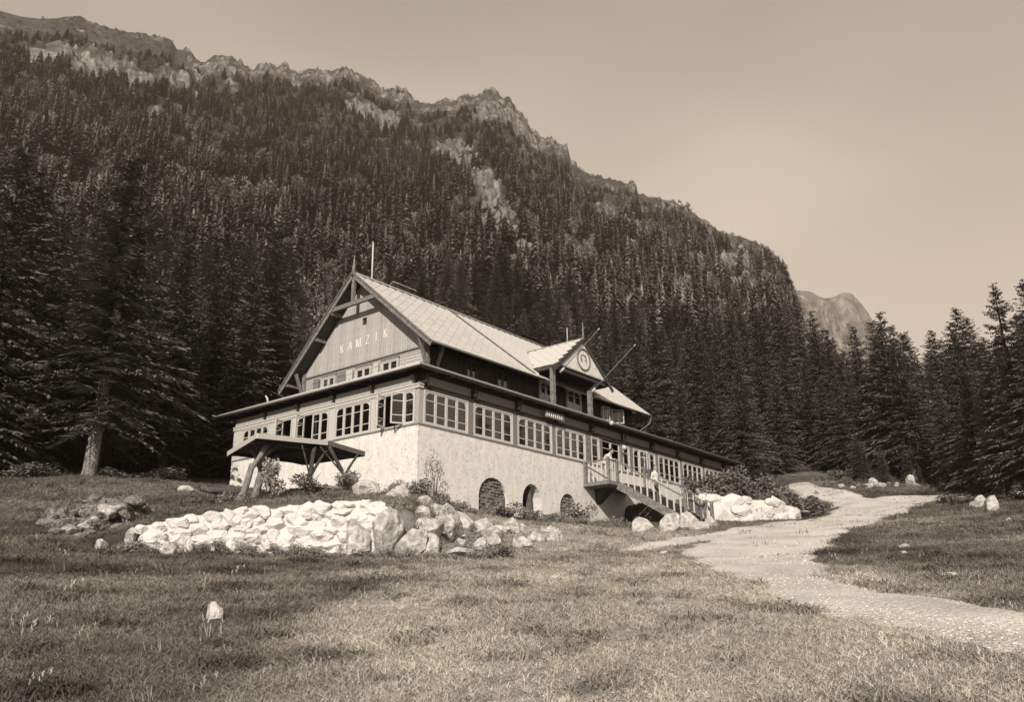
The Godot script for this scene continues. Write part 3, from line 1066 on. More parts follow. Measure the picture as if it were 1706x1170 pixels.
# one window light: w wide, h tall, arched at its outer top corner (corner -1 left, 1 right, 0 none)
func sash_mesh(w: float, h: float, corner: int, bars := true) -> ArrayMesh:
	var key := "%.3f %.3f %d %s" % [w, h, corner, bars]
	if sash_cache.has(key):
		return sash_cache[key]
	var st := S()
	var f := 0.055
	for q in [[0.0, f, 0.0, h], [w - f, w, 0.0, h], [f, w - f, 0.0, f], [f, w - f, h - f, h]]:
		box(st, Vector3(q[0], q[2], -0.025), Vector3(q[1], q[3], 0.025))
	if bars:
		for y in [h * 0.27, h * 0.72]:
			box(st, Vector3(f, y - 0.016, -0.017), Vector3(w - f, y + 0.016, 0.017))
	if corner:
		# the fillet that rounds the corner off
		var r := minf(0.24, w - 2 * f)
		var cx := f if corner < 0 else w - f
		var cy := h - f
		for i in 6:
			var a0 := PI / 2 * i / 6.0
			var a1 := PI / 2 * (i + 1) / 6.0
			var sx := 1.0 if corner < 0 else -1.0
			var p0 := Vector3(cx + sx * r * (1.0 - sin(a0)), cy - r * (1.0 - cos(a0)), 0.0)
			var p1 := Vector3(cx + sx * r * (1.0 - sin(a1)), cy - r * (1.0 - cos(a1)), 0.0)
			var k := Vector3(cx, cy, 0.0)
			var z := Vector3(0, 0, 0.02)
			tri(st, k + z, p0 + z, p1 + z)
			tri(st, k - z, p1 - z, p0 - z)
			quad(st, p0 - z, p1 - z, p1 + z, p0 + z)
	st.generate_normals()
	sash_cache[key] = st.commit()
	return sash_cache[key]


# a window of n lights; at is its lower left corner seen from outside, turn is 0 for the long front and -90 degrees for the gable end
func window(parent: Node3D, at: Vector3, turn: float, width: float, h: float, n: int, open := {}, bars := true, paint: Material = null) -> Node3D:
	var o := Node3D.new()
	o.name = "window"
	parent.add_child(o, true)
	o.position = at - parent.position
	o.rotation.y = turn
	paint = paint if paint else M.white_paint
	var st := S()
	var f := 0.05
	for q in [[0.0, f, 0.0, h], [width - f, width, 0.0, h], [f, width - f, 0.0, f], [f, width - f, h - f, h]]:
		box(st, Vector3(q[0], q[2], -0.06), Vector3(q[1], q[3], 0.06))
	st.generate_normals()
	var fr := MeshInstance3D.new()
	fr.name = "frame"
	fr.mesh = st.commit()
	fr.material_override = paint
	o.add_child(fr, true)
	var w := (width - 2 * f) / n
	for i in n:
		var corner := 0
		if n > 1 and bars:
			corner = -1 if i == 0 else (1 if i == n - 1 else 0)
		var s := MeshInstance3D.new()
		s.name = "sash"
		s.mesh = sash_mesh(w - 0.012, h - 2 * f - 0.012, corner, bars)
		s.material_override = paint
		o.add_child(s, true)
		var g := MeshInstance3D.new()
		g.name = "pane"
		var bm := BoxMesh.new()
		bm.size = Vector3(w - 0.1, h - 2 * f - 0.1, 0.004)
		g.mesh = bm
		g.material_override = M.glass
		o.add_child(g, true)
		var p := Vector3(f + i * w + 0.006, f + 0.006, 0.012)
		var a: float = deg_to_rad(open.get(i, 0.0))
		if a != 0.0:
			# a leaf pushed outwards on the hinge at its left (negative) or right edge
			var right := a > 0.0
			var b := Basis(Vector3.UP, a)
			var hinge := p + Vector3(w - 0.012 if right else 0.0, 0, 0.03)
			var off := Vector3(-(w - 0.012) if right else 0.0, 0, 0)
			s.transform = Transform3D(b, hinge + b * off)
			g.transform = Transform3D(b, hinge + b * (off + Vector3(w * 0.5 - 0.006, h * 0.5 - f - 0.006, 0)))
		else:
			s.position = p
			g.position = p + Vector3(w * 0.5 - 0.006, h * 0.5 - f - 0.006, 0)
	return o


const FRONT_BAYS := [[0.26, 2.87], [3.22, 5.83], [6.18, 8.75], [9.06, 11.52], [16.0, 18.35], [18.68, 21.15], [21.5, 23.95], [24.3, 26.7]]
const END_BAYS := [[0.2, 2.52], [2.76, 5.05], [5.42, 7.72], [8.0, 9.3], [9.7, 11.8]]


func build_lodge() -> void:
	var o := thing("mountain_lodge", V(0, -3.1, 0), "two storey wooden mountain lodge with glazed veranda and pale tiled roof", "lodge")
	# masonry base with arched cellar openings
	var outline := PackedVector2Array([Vector2(0, -6.0)])
	for q in [arch(4.5, 0.92, -2.45, -1.6, -6.0), arch(7.18, 0.68, -2.35, -1.56, -6.0), arch(9.95, 0.66, -2.4, -1.69, -6.0)]:
		outline.append_array(q)
	outline.append_array(PackedVector2Array([Vector2(LB, -6.0), Vector2(LB, -0.02), Vector2(14.72, -0.02), Vector2(14.72, -1.05), Vector2(13.05, -1.05), Vector2(13.05, -0.02), Vector2(0, -0.02)]))
	var st := S()
	slab(st, outline, 0.55, func(a, y, d): return V(a, y, d))
	obj("front_wall", st, M.whitewash, o).name = "wall"
	st = S()
	outline = PackedVector2Array([Vector2(0.55, -6.0)])
	outline.append_array(arch(3.78, 0.5, -2.2, -1.5, -6.0))
	outline.append_array(PackedVector2Array([Vector2(WB, -6.0), Vector2(WB, -0.02), Vector2(0.55, -0.02)]))
	slab(st, outline, 0.55, func(a, y, d): return V(d, y, a))
	obj("wall", st, M.whitewash, o)
	st = S()
	B(st, 0.55, LB, -6.0, 1.6, WB - 0.5, WB)
	obj("wall", st, M.whitewash, o)
	st = S()
	B(st, LB - 0.5, LB, -6.0, 1.6, 0.55, WB - 0.5)
	obj("wall", st, M.whitewash, o)
	st = S()
	B(st, 0.55, LB - 0.5, -1.25, -1.05, 0.55, WB - 0.5)
	obj("veranda_floor", st, M.brown_wood, o)
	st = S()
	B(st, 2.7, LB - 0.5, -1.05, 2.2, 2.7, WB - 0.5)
	obj("inner_wall", st, M.brown_wood, o)  # room shade behind the panes put into this dark wood tone
	st = S()
	for c in [[3.3, 10.7, 1.3]]:
		B(st, 3.2, 11.0, -6.0, -1.25, 1.35, 1.5)
	B(st, 1.3, 1.45, -6.0, -1.25, 2.9, 4.7)
	obj("cellar_back_wall", st, M.grey_stone, o)
	# sill, posts and head beams of the veranda
	st = S()
	B(st, -0.03, LB + 0.03, -0.06, 0.0, -0.035, 0.12)
	B(st, -0.03, 0.12, -0.06, 0.0, 0.12, WB)
	obj("sill", st, M.grey_board, o)
	var marks := [0.0, 0.26]
	for i in FRONT_BAYS.size():
		var a: float = FRONT_BAYS[i][0]
		var b: float = FRONT_BAYS[i][1]
		window(o, V(a, 0.005, 0.02), 0.0, b - a, 1.4, 4, {1: -22.0} if i == 4 else {})
		var nxt: float = FRONT_BAYS[i + 1][0] if i + 1 < FRONT_BAYS.size() else LB
		if i != 3:
			st = S()
			B(st, b + 0.015, nxt - 0.015, 0.0, 1.42, -0.02, 0.14)
			obj("post", st, M.brown_wood if nxt - b > 0.5 else M.grey_board, o)
	st = S()
	B(st, 0.001, 0.245, 0.0, 1.42, 0.0, 0.185)
	obj("corner_post", st, M.cream_paint, o)
	# the glazed entrance
	for q in [[11.54, 12.0], [12.78, 13.02], [14.74, 14.95], [15.66, 15.98]]:
		st = S()
		B(st, q[0], q[1], 0.0, 1.42, -0.03, 0.14)
		obj("post", st, M.pale_wood, o)
	window(o, V(12.03, 0.005, 0.02), 0.0, 0.73, 1.4, 1)
	window(o, V(14.97, 0.005, 0.02), 0.0, 0.67, 1.4, 1)
	for k in 2:
		var door := Node3D.new()
		door.name = "door"
		o.add_child(door, true)
		door.position = V(13.06 + k * 0.84, -1.04, 0.05) - o.position
		st = S()
		box(st, Vector3(0.06, 0.04, -0.02), Vector3(0.76, 1.0, 0.02))
		st.generate_normals()
		for q in [["door_panel", st.commit(), M.white_paint, Vector3.ZERO], ["door_sash", sash_mesh(0.82, 1.4, 0, true), M.white_paint, Vector3(0, 1.02, 0)]]:
			var c := MeshInstance3D.new()
			c.name = q[0]
			c.mesh = q[1]
			c.material_override = q[2]
			door.add_child(c, true)
			c.position = q[3]
		for x in [0.0, 0.76]:
			st = S()
			box(st, Vector3(x, 0.0, -0.03), Vector3(x + 0.06, 1.02, 0.03))
			st.generate_normals()
			var fr := MeshInstance3D.new()
			fr.name = "door_stile"
			fr.mesh = st.commit()
			fr.material_override = M.white_paint
			door.add_child(fr, true)
	var opened := [{1: -78.0, 2: 62.0}, {}, {1: -80.0, 0: 0.0}, {1: -70.0}, {}]
	for i in END_BAYS.size():
		var a: float = END_BAYS[i][0]
		var b: float = END_BAYS[i][1]
		window(o, V(0.02, 0.005, b), -PI / 2, b - a, 1.4, 4 if b - a > 1.5 else 2, opened[i])
		var nxt: float = END_BAYS[i + 1][0] if i + 1 < END_BAYS.size() else WB
		st = S()
		B(st, -0.02, 0.14, 0.0, 1.42, b + 0.015, nxt - 0.015)
		obj("post", st, M.white_paint, o)
	st = S()
	B(st, -0.06, 0.2, 1.42, 1.585, -0.06, WB)
	B(st, -0.09, 0.2, 1.545, 1.60, -0.1, WB)
	obj("head_beam", st, M.white_paint, o)
	st = S()
	B(st, 0.2, LB, 1.42, 1.59, -0.05, 0.2)
	obj("head_beam", st, M.dark_wood, o)
	# boards of the frieze, with the dark ends of the ceiling joists between them
	for i in 5:
		st = S()
		B(st, -0.03, 0.06, 1.62, 1.97, 0.3 + i * 2.45, 2.6 + i * 2.45)
		obj("frieze_board", st, M.cream_paint, o)
	for i in 10:
		st = S()
		B(st, 0.34 + i * 2.95 if i else 0.4, minf(3.1 + i * 2.95, LB), 1.62, 1.97, -0.03, 0.06)
		obj("frieze_board", st, M.grey_board, o)  # eaves shadow put into the darker tone of the front boards
	st = S()
	B(st, 0.06, LB, 1.59, 2.35, 0.06, 0.2)
	B(st, 0.06, 0.2, 1.59, 2.35, 0.2, WB)
	obj("frieze_backing", st, M.dark_wood, o)
	for i in 6:
		st = S()
		B(st, -0.25, 0.3, 1.80, 1.98, 0.12 + i * 2.45, 0.27 + i * 2.45)
		obj("joist_end", st, M.dark_wood, o)
	for i in 10:
		st = S()
		B(st, 0.08 + i * 2.95, 0.3 + i * 2.95, 1.62, 1.98, -0.25, 0.3)
		obj("joist_end", st, M.dark_wood, o)
	pent_roof(o)
	upper_storey(o)
	main_roof(o)
	dormer(o)
	# painted letters on the gable, on the front and the lamp at the entrance
	var t := TextMesh.new()
	var font := SystemFont.new()
	font.font_names = PackedStringArray(["Droid Sans"])
	t.font = font
	t.depth = 0.02
	t.pixel_size = 0.01
	t.font_size = 48
	var word := "KAMZIK"
	for i in 6:
		var tm: TextMesh = t.duplicate()
		tm.text = word[i]
		var l := MeshInstance3D.new()
		l.name = "letter"
		l.mesh = tm
		l.material_override = M.letter_paint
		o.add_child(l, true)
		l.position = V(2.045, 4.86 + i * 0.03, 7.35 - i * 0.60) - o.position + Vector3(0, 0.17, 0)
		l.rotation.y = -PI / 2
		l.scale = Vector3(1.0, 1.25, 1.0)
	# small white sign letters, too worn to read
	st = S()
	B(st, 7.9, 9.4, 1.62, 1.93, -0.3, -0.27)
	obj("sign_board", st, M.grey_board, o)
	for i in 8:
		st = S()
		var u := 8.0 + i * 0.165
		bar(st, V(u, 1.68, -0.31), V(u + 0.03, 1.85, -0.31), 0.036, 0.02, Vector3.BACK)
		if i % 3 != 1:
			bar(st, V(u + 0.02, 1.70 + 0.09 * (i % 2), -0.31), V(u + 0.09, 1.73 + 0.09 * (i % 2), -0.31), 0.04, 0.018, Vector3.BACK)
		obj("sign_letter", st, M.letter_paint, o)
	var lamp := SphereMesh.new()
	lamp.radius = 0.13
	lamp.height = 0.26
	var lm := put("lamp_globe", lamp, o, M.white_paint)
	lm.position = V(14.6, 1.15, -0.35) - o.position
	lamp = SphereMesh.new()
	lamp.radius = 0.12
	lamp.height = 0.24
	lm = put("lamp_globe", lamp, o, M.white_paint)
	lm.position = V(12.95, 2.12, -0.68) - o.position
	st = S()
	bar(st, V(14.6, 1.28, -0.35), V(14.6, 2.0, -0.35), 0.02, 0.02)
	bar(st, V(12.95, 2.2, -0.68), V(12.95, 2.3, -0.5), 0.03, 0.03)
	obj("lamp_bracket", st, M.dark_iron, o)


func pent_roof(o: Node3D) -> void:
	var e := 0.5
	var y0 := 2.2
	var y1 := 2.88
	var iu := 2.2
	# slabs: long front, gable end, back and far end, meeting on hips
	var st := S()
	var lo := [V(-e, y0, -e), V(LB + e, y0, -e), V(LB + e, y0, WB + e), V(-e, y0, WB + e)]
	var hi := [V(iu, y1, 1.75), V(LB - 2.2, y1, 1.75), V(LB - 2.2, y1, WB - 1.75), V(iu, y1, WB - 1.75)]
	for i in 4:
		var j := (i + 1) % 4
		var d := Vector3.DOWN * 0.07
		hexa(st, [lo[i] + d, lo[j] + d, hi[j] + d, hi[i] + d, lo[i], lo[j], hi[j], hi[i]])
	hexa(st, [hi[0] + Vector3(0, -0.07, 0), hi[1] + Vector3(0, -0.07, 0), hi[2] + Vector3(0, -0.07, 0), hi[3] + Vector3(0, -0.07, 0), hi[0] + Vector3(0, 0.01, 0), hi[1] + Vector3(0, 0.01, 0), hi[2] + Vector3(0, 0.01, 0), hi[3] + Vector3(0, 0.01, 0)])
	obj("veranda_roof", st, M.dark_sheet, o)
	st = S()
	B(st, 0.2, LB, 2.05, 2.1, 0.2, WB)
	obj("veranda_ceiling", st, M.brown_wood, o)
	# rafters under the overhang
	var n := 30
	for i in n:
		st = S()
		var u := 0.5 + i * 0.95
		bar(st, V(u, 2.075, -e + 0.03), V(u, 2.22, 0.1), 0.09, 0.09)
		obj("rafter", st, M.brown_wood, o)
	for i in 13:
		st = S()
		var v := 0.5 + i * 0.95
		bar(st, V(-e + 0.03, 2.075, v), V(0.1, 2.22, v), 0.09, 0.09)
		obj("rafter", st, M.brown_wood, o)
	st = S()
	bar(st, V(-e + 0.015, 2.15, -e), V(-e + 0.015, 2.15, WB + e), 0.03, 0.14)
	bar(st, V(-e, 2.15, -e + 0.015), V(LB + e, 2.15, -e + 0.015), 0.03, 0.14)
	obj("eaves_board", st, M.weathered_wood, o)
	# gutters with a rolled edge
	st = S(true)
	tube(st, [V(-e - 0.07, 2.19, -e - 0.1), V(-e - 0.07, 2.17, WB + e + 0.25)], [0.07, 0.07], 10)
	tube(st, [V(-e - 0.07, 2.17, WB + e + 0.25), V(-e - 0.2, 2.25, WB + e + 0.45)], [0.05, 0.03], 8)
	obj("gutter", st, M.gutter_zinc, o)
	st = S(true)
	tube(st, [V(-e - 0.1, 2.19, -e - 0.07), V(LB + e + 0.1, 2.17, -e - 0.07)], [0.055, 0.055], 10)
	obj("gutter", st, M.grey_board, o)
	# bent overflow spouts and the hooks of the gutter
	st = S(true)
	tube(st, [V(-e - 0.02, 2.2, 9.2), V(-e - 0.05, 2.42, 9.25), V(-e - 0.12, 2.55, 9.3)], [0.06, 0.05, 0.035], 7)
	obj("spout", st, M.white_paint, o)
	for i in 20:
		st = S()
		B(st, -e - 0.145, -e, 2.235, 2.255, 0.2 + i * 0.66, 0.23 + i * 0.66)
		obj("gutter_hook", st, M.dark_iron, o)
	for i in 20:
		st = S()
		B(st, 0.4 + i * 1.0, 0.43 + i * 1.0, 2.235, 2.25, -e - 0.13, -e)
		obj("gutter_hook", st, M.pale_wood, o)


func upper_storey(o: Node3D) -> void:
	var st := S()
	# body of the upper floor
	B(st, 2.14, 18.9, 2.3, 4.0, 1.65, 10.0)
	var prof := [V(0, 4.0, 1.65), V(0, roof_y(1.65) - 0.16, 1.65), V(0, RIDGE_Y - 0.16, RIDGE_V), V(0, roof_y(10.0) - 0.16, 10.0), V(0, 4.0, 10.0)]
	for a in [2.14, 18.9]:
		var off := Vector3(a, 0, 0)
		for i in range(1, 4):
			tri(st, prof[0] + off, prof[i] + off, prof[i + 1] + off)
	obj("upper_wall", st, M.dark_wood, o)
	# vertical boards of the gable
	var n := 54
	var w := (10.0 - 1.66) / n
	for i in n:
		var v0 := 1.66 + i * w + 0.008
		var v1 := 1.66 + (i + 1) * w - 0.008
		if v1 > 5.78 and v0 < 5.99:
			# two boards are cut short by the slot in the gable
			for q in [[4.06, 5.92], [6.28, 0.0]]:
				st = S()
				board(st, v0, v1, q[0], q[1])
				obj("gable_board", st, M["gable_board_%d" % (i * 7 % 4)], o)
			continue
		st = S()
		board(st, v0, v1, 4.06 + rng.randf_range(-0.02, 0.02), 0.0)
		obj("gable_board", st, M["gable_board_%d" % ((i * 7 + i / 3) % 4)], o)
	# shingled band below the boards
	for i in 9:
		var y := 2.85 + i * 0.135
		for q in [[1.66, 3.38], [4.62, 5.18], [6.34, 7.66], [8.74, 9.99]]:
			st = S()
			hexa(st, [V(2.08, y, q[0]), V(2.08, y, q[1]), V(2.14, y, q[1]), V(2.14, y, q[0]), V(2.10, y + 0.145, q[0]), V(2.10, y + 0.145, q[1]), V(2.14, y + 0.145, q[1]), V(2.14, y + 0.145, q[0])])
			obj("shingle_course", st, M["gable_board_%d" % (i % 4)] if q[0] < 5.0 else M.cream_paint, o)
	st = S()
	for q in [[3.38, 4.62], [5.18, 6.34], [7.66, 8.74]]:
		B(st, 2.06, 2.14, 3.86, 4.06, q[0], q[1])
	obj("lintel", st, M.pale_wood, o)
	st = S()
	B(st, 2.02, 2.1, 4.02, 4.08, 1.66, 10.0)
	obj("drip_board", st, M.pale_wood, o)
	for q in [[3.44, 4.54, 50.0], [5.22, 6.28, 50.0], [7.73, 8.70, 30.0]]:
		window(o, V(2.09, 2.95, q[1]), -PI / 2, q[1] - q[0], 0.88, 2, {}, false)
	for q in [[6.42, 6.85, 0], [6.9, 7.5, 1], [4.66, 4.95, 0], [8.85, 9.25, 1]]:
		st = S()
		B(st, 1.97, 2.01, 2.95, 3.85, q[0], q[1])
		for k in 2:
			B(st, 1.95, 1.97, 3.05 + k * 0.6, 3.13 + k * 0.6, q[0], q[1])
		obj("shutter", st, M.white_paint if q[2] == 0 else M.grey_board, o)
	# corner posts with braces carrying the eaves
	for q in [[1.62, 1.2], [10.03, 10.5]]:
		st = S()
		B(st, 1.95, 2.1, 2.4, roof_y(q[0]) - 0.15, q[0] - 0.09, q[0] + 0.09)
		obj("upper_post", st, M.pale_wood, o)
		st = S()
		bar(st, V(1.95, 3.2, q[0]), V(1.5, roof_y(q[0]) - 0.3, q[0]), 0.12, 0.12)
		bar(st, V(2.6, 3.2, q[0] - 0.05), V(2.6, roof_y(q[1]) - 0.2, q[1]), 0.12, 0.12)
		obj("brace", st, M.pale_wood, o)
	# dark windows of the long side
	for q in [[4.45, 5.2], [6.6, 7.5]]:
		window(o, V(q[0], 3.05, 1.58), 0.0, q[1] - q[0], 0.95, 2, {}, false, M.brown_wood)
	for q in [[9.95, 10.95, 3.05], [12.3, 13.58, 3.1]]:
		window(o, V(q[0], q[2], 1.57), 0.0, q[1] - q[0], 1.12, 2, {}, true, M.white_paint)
	for q in [[15.6, 16.1], [16.5, 17.3]]:
		window(o, V(q[0], 3.0, 1.57), 0.0, q[1] - q[0], 0.9, 1, {0: -40.0}, false)
	# boards of the long side
	for i in 30:
		st = S()
		var u := 2.2 + i * 0.556
		B(st, u, u + 0.03, 2.5, roof_y(1.65) - 0.2, 1.615, 1.65)
		obj("cover_strip", st, M.brown_wood, o)


func board(st: SurfaceTool, v0: float, v1: float, y0: float, y1: float) -> void:
	var t0 := y1 if y1 > 0.0 else roof_y(v0) - 0.17
	var t1 := y1 if y1 > 0.0 else roof_y(v1) - 0.17
	if minf(t0, t1) < y0 + 0.02:
		t0 = maxf(t0, y0 + 0.02)
		t1 = maxf(t1, y0 + 0.02)
	hexa(st, [V(2.055, y0, v1), V(2.055, y0, v0), V(2.13, y0, v0), V(2.13, y0, v1), V(2.055, t1, v1), V(2.055, t0, v0), V(2.13, t0, v0), V(2.13, t1, v1)])


# lays diamond tiles on a slope: origin at the eaves, e along the eaves, s up the slope (unit vectors); keep(x, y) says where
func diamond_tiles(o: Node3D, origin: Vector3, e: Vector3, s: Vector3, length: float, rise: float, singles: int, keep: Callable) -> void:
	var nrm := s.cross(e).normalized()
	if nrm.y < 0:
		nrm = -nrm
	var r := 0.2475
	var th := 0.02
	var st := S()
	var b := Basis(e, nrm, -s)
	var p := [Vector3(-r, 0.006, 0), Vector3(0, 0.022, r), Vector3(r, 0.006, 0), Vector3(0, 0.0, -r)]
	var q := []
	for k in 4:
		q.append(p[k] + Vector3.UP * th)
	hexa(st, p + q)
	st.generate_normals()
	var mesh := st.commit()
	var rest := S()
	var spots := []
	for j in int(rise / 0.25) + 1:
		for i in int(length / 0.5) + 2:
			var x := i * 0.5 + (0.25 if j % 2 else 0.0)
			var y := 0.2 + j * 0.25
			if x < 0.1 or x > length - 0.1 or y > rise - 0.1 or not keep.call(x, y):
				continue
			spots.append([x, y])
	spots.sort_custom(func(a, c): return a[0] + a[1] * 0.2 < c[0] + c[1] * 0.2)
	for i in spots.size():
		var at: Vector3 = origin + e * spots[i][0] + s * spots[i][1] + nrm * 0.012
		if i < singles:
			var c := MeshInstance3D.new()
			c.name = "tile"
			c.mesh = mesh
			c.material_override = M["roof_tile_%d" % (rng.randi() % 4)]
			o.add_child(c, true)
			c.transform = Transform3D(b * Basis.from_euler(Vector3(rng.randfn() * 0.008, 0, rng.randfn() * 0.008)), at - world_of(o))
		else:
			var pts := []
			for k in p + q:
				pts.append(at + b * k)
			hexa(rest, pts)
	if spots.size() > singles:
		var m := obj("tiles", rest, M.roof_tile_1, o)
		m.set_meta("kind", "stuff")


func main_roof(o: Node3D) -> void:
	var top := S()
	var r := Node3D.new()
	r.name = "roof"
	o.add_child(r, true)
	r.position = Vector3.ZERO
	var lv := 10.95
	var t := Vector3.DOWN * 0.1
	for q in [[EAVE_V, RIDGE_V], [RIDGE_V, lv]]:
		var a := [V(VERGE_U, roof_y(q[0]), q[0]), V(END_U, roof_y(q[0]), q[0]), V(END_U, roof_y(q[1]), q[1]), V(VERGE_U, roof_y(q[1]), q[1])]
		hexa(top, [a[0] + t, a[1] + t, a[2] + t, a[3] + t, a[0], a[1], a[2], a[3]])
	obj("roof_deck", top, M.roof_underlay, r)
	var e := Vector3.RIGHT
	var s := (V(0, RIDGE_Y, RIDGE_V) - V(0, EAVE_Y, EAVE_V)).normalized()
	var rise := V(0, RIDGE_Y, RIDGE_V).distance_to(V(0, EAVE_Y, EAVE_V))
	diamond_tiles(r, V(VERGE_U, EAVE_Y, EAVE_V), e, s, END_U - VERGE_U, rise, 300, func(x, y):
		var u: float = VERGE_U + x
		var yy: float = EAVE_Y + y * s.y
		return yy > 6.4 - absf(u - 11.9) * 0.82)
	var st := S()
	# the far slope in plain sheets
	for i in 12:
		var u := VERGE_U + i * (END_U - VERGE_U) / 12.0
		hexa(st, [V(u, roof_y(lv) + 0.01, lv), V(u + 1.48, roof_y(lv) + 0.01, lv), V(u + 1.48, RIDGE_Y + 0.01, RIDGE_V), V(u, RIDGE_Y + 0.01, RIDGE_V), V(u, roof_y(lv) + 0.03, lv), V(u + 1.48, roof_y(lv) + 0.03, lv), V(u + 1.48, RIDGE_Y + 0.03, RIDGE_V), V(u, RIDGE_Y + 0.03, RIDGE_V)])
	obj("far_slope", st, M.roof_tile_3, r)
	st = S(true)
	tube(st, [V(VERGE_U, RIDGE_Y + 0.03, RIDGE_V), V(END_U, RIDGE_Y + 0.03, RIDGE_V)], [0.07, 0.07], 8)
	obj("ridge_cap", st, M.roof_cap, r)
	st = S()
	var up := s.cross(e)
	if up.y < 0:
		up = -up
	# border courses at the eaves, verges and the cable run down the slope
	bar(st, V(VERGE_U, EAVE_Y, EAVE_V) + up * 0.02 + s * 0.1, V(9.9, EAVE_Y, EAVE_V) + up * 0.02 + s * 0.1, 0.22, 0.03, up)
	bar(st, V(13.9, EAVE_Y, EAVE_V) + up * 0.02 + s * 0.1, V(END_U, EAVE_Y, EAVE_V) + up * 0.02 + s * 0.1, 0.22, 0.03, up)
	bar(st, V(VERGE_U + 0.09, EAVE_Y, EAVE_V) + up * 0.03, V(VERGE_U + 0.09, RIDGE_Y, RIDGE_V) + up * 0.03, 0.18, 0.03, up)
	bar(st, V(END_U - 0.09, EAVE_Y, EAVE_V) + up * 0.03, V(END_U - 0.09, RIDGE_Y, RIDGE_V) + up * 0.03, 0.18, 0.03, up)
	obj("border_course", st, M.roof_tile_2, r)
	st = S()
	for k in [-0.07, 0.07]:
		bar(st, V(7.85 + k, roof_y(5.9), 5.9) + up * 0.07, V(8.75 + k, roof_y(1.0), 1.0) + up * 0.07, 0.035, 0.035, up)
	obj("cable_run", st, M.weathered_wood, r)
	st = S(true)
	tube(st, [V(VERGE_U, EAVE_Y - 0.06, EAVE_V - 0.06), V(9.4, EAVE_Y - 0.06, EAVE_V - 0.06)], [0.055, 0.055], 8)
	tube(st, [V(14.4, EAVE_Y - 0.06, EAVE_V - 0.06), V(END_U + 0.1, EAVE_Y - 0.06, EAVE_V - 0.06)], [0.055, 0.055], 8)
	tube(st, [V(END_U, EAVE_Y - 0.1, EAVE_V - 0.05), V(END_U - 0.1, EAVE_Y - 0.5, EAVE_V), V(END_U - 0.7, 2.9, 1.3)], [0.05, 0.05, 0.05], 8)
	obj("upper_gutter", st, M.weathered_wood, r)
	# barge boards, tie beam and king post of the near gable
	for q in [[EAVE_V - 0.12, RIDGE_V], [lv + 0.15, RIDGE_V]]:
		st = S()
		var a := V(VERGE_U - 0.03, roof_y(q[0]) - 0.08, q[0])
		var b := V(VERGE_U - 0.03, RIDGE_Y - 0.08, RIDGE_V)
		bar(st, a, b, 0.05, 0.24)
		bar(st, a + V(-0.02, 0.13, 0), b + V(-0.02, 0.13, 0), 0.12, 0.05)
		obj("barge_board", st, M.pale_wood, r)
	st = S()
	bar(st, V(VERGE_U + 0.05, 6.86, 4.35), V(VERGE_U + 0.05, 6.86, 7.6), 0.14, 0.2)
	obj("tie_beam", st, M.pale_wood, r)
	st = S()
	bar(st, V(VERGE_U + 0.05, 6.95, RIDGE_V), V(VERGE_U + 0.05, RIDGE_Y - 0.2, RIDGE_V), 0.16, 0.14)
	obj("king_post", st, M.pale_wood, r)
	for v in [1.3, 3.6, 4.45, 7.5, 8.6, 10.6]:
		st = S()
		bar(st, V(VERGE_U + 0.02, roof_y(v) - 0.22, v), V(2.14, roof_y(v) - 0.22, v), 0.14, 0.18)
		obj("purlin_end", st, M.pale_wood, r)
	st = S(true)
	tube(st, [V(VERGE_U, RIDGE_Y - 0.1, RIDGE_V), V(VERGE_U, RIDGE_Y + 0.35, RIDGE_V), V(VERGE_U, RIDGE_Y + 0.95, RIDGE_V)], [0.11, 0.07, 0.012], 8)
	obj("finial", st, M.pale_wood, r)
	# chimneys
	st = S()
	B(st, 5.05, 5.85, 7.0, 8.95, 6.72, 7.28)
	obj("chimney", st, M.weathered_wood, r)
	st = S()
	for sg in [-1.0, 1.0]:
		hexa(st, [V(4.85, 9.05, 7.0 + sg * 0.45), V(6.1, 9.05, 7.0 + sg * 0.45), V(6.1, 9.3, 7.0), V(4.85, 9.3, 7.0), V(4.85, 9.08, 7.0 + sg * 0.45), V(6.1, 9.08, 7.0 + sg * 0.45), V(6.1, 9.33, 7.0), V(4.85, 9.33, 7.0)])
	obj("chimney_hood", st, M.gutter_zinc, r)
	for q in [[4.95, 6.7], [6.0, 6.7], [4.95, 7.3], [6.0, 7.3]]:
		st = S()
		B(st, q[0] - 0.03, q[0] + 0.03, 8.8, 9.16, q[1] - 0.03, q[1] + 0.03)
		obj("hood_leg", st, M.dark_iron, r)
	st = S()
	B(st, 15.6, 16.7, 7.0, 9.1, 6.8, 7.3)
	obj("chimney", st, M.dark_wood, r)
	st = S()
	hexa(st, [V(15.45, 9.1, 6.7), V(16.85, 9.1, 6.7), V(16.85, 9.1, 7.4), V(15.45, 9.1, 7.4), V(15.8, 9.24, 6.9), V(16.5, 9.24, 6.9), V(16.5, 9.24, 7.2), V(15.8, 9.24, 7.2)])
	obj("chimney_cap", st, M.dark_wood, r)


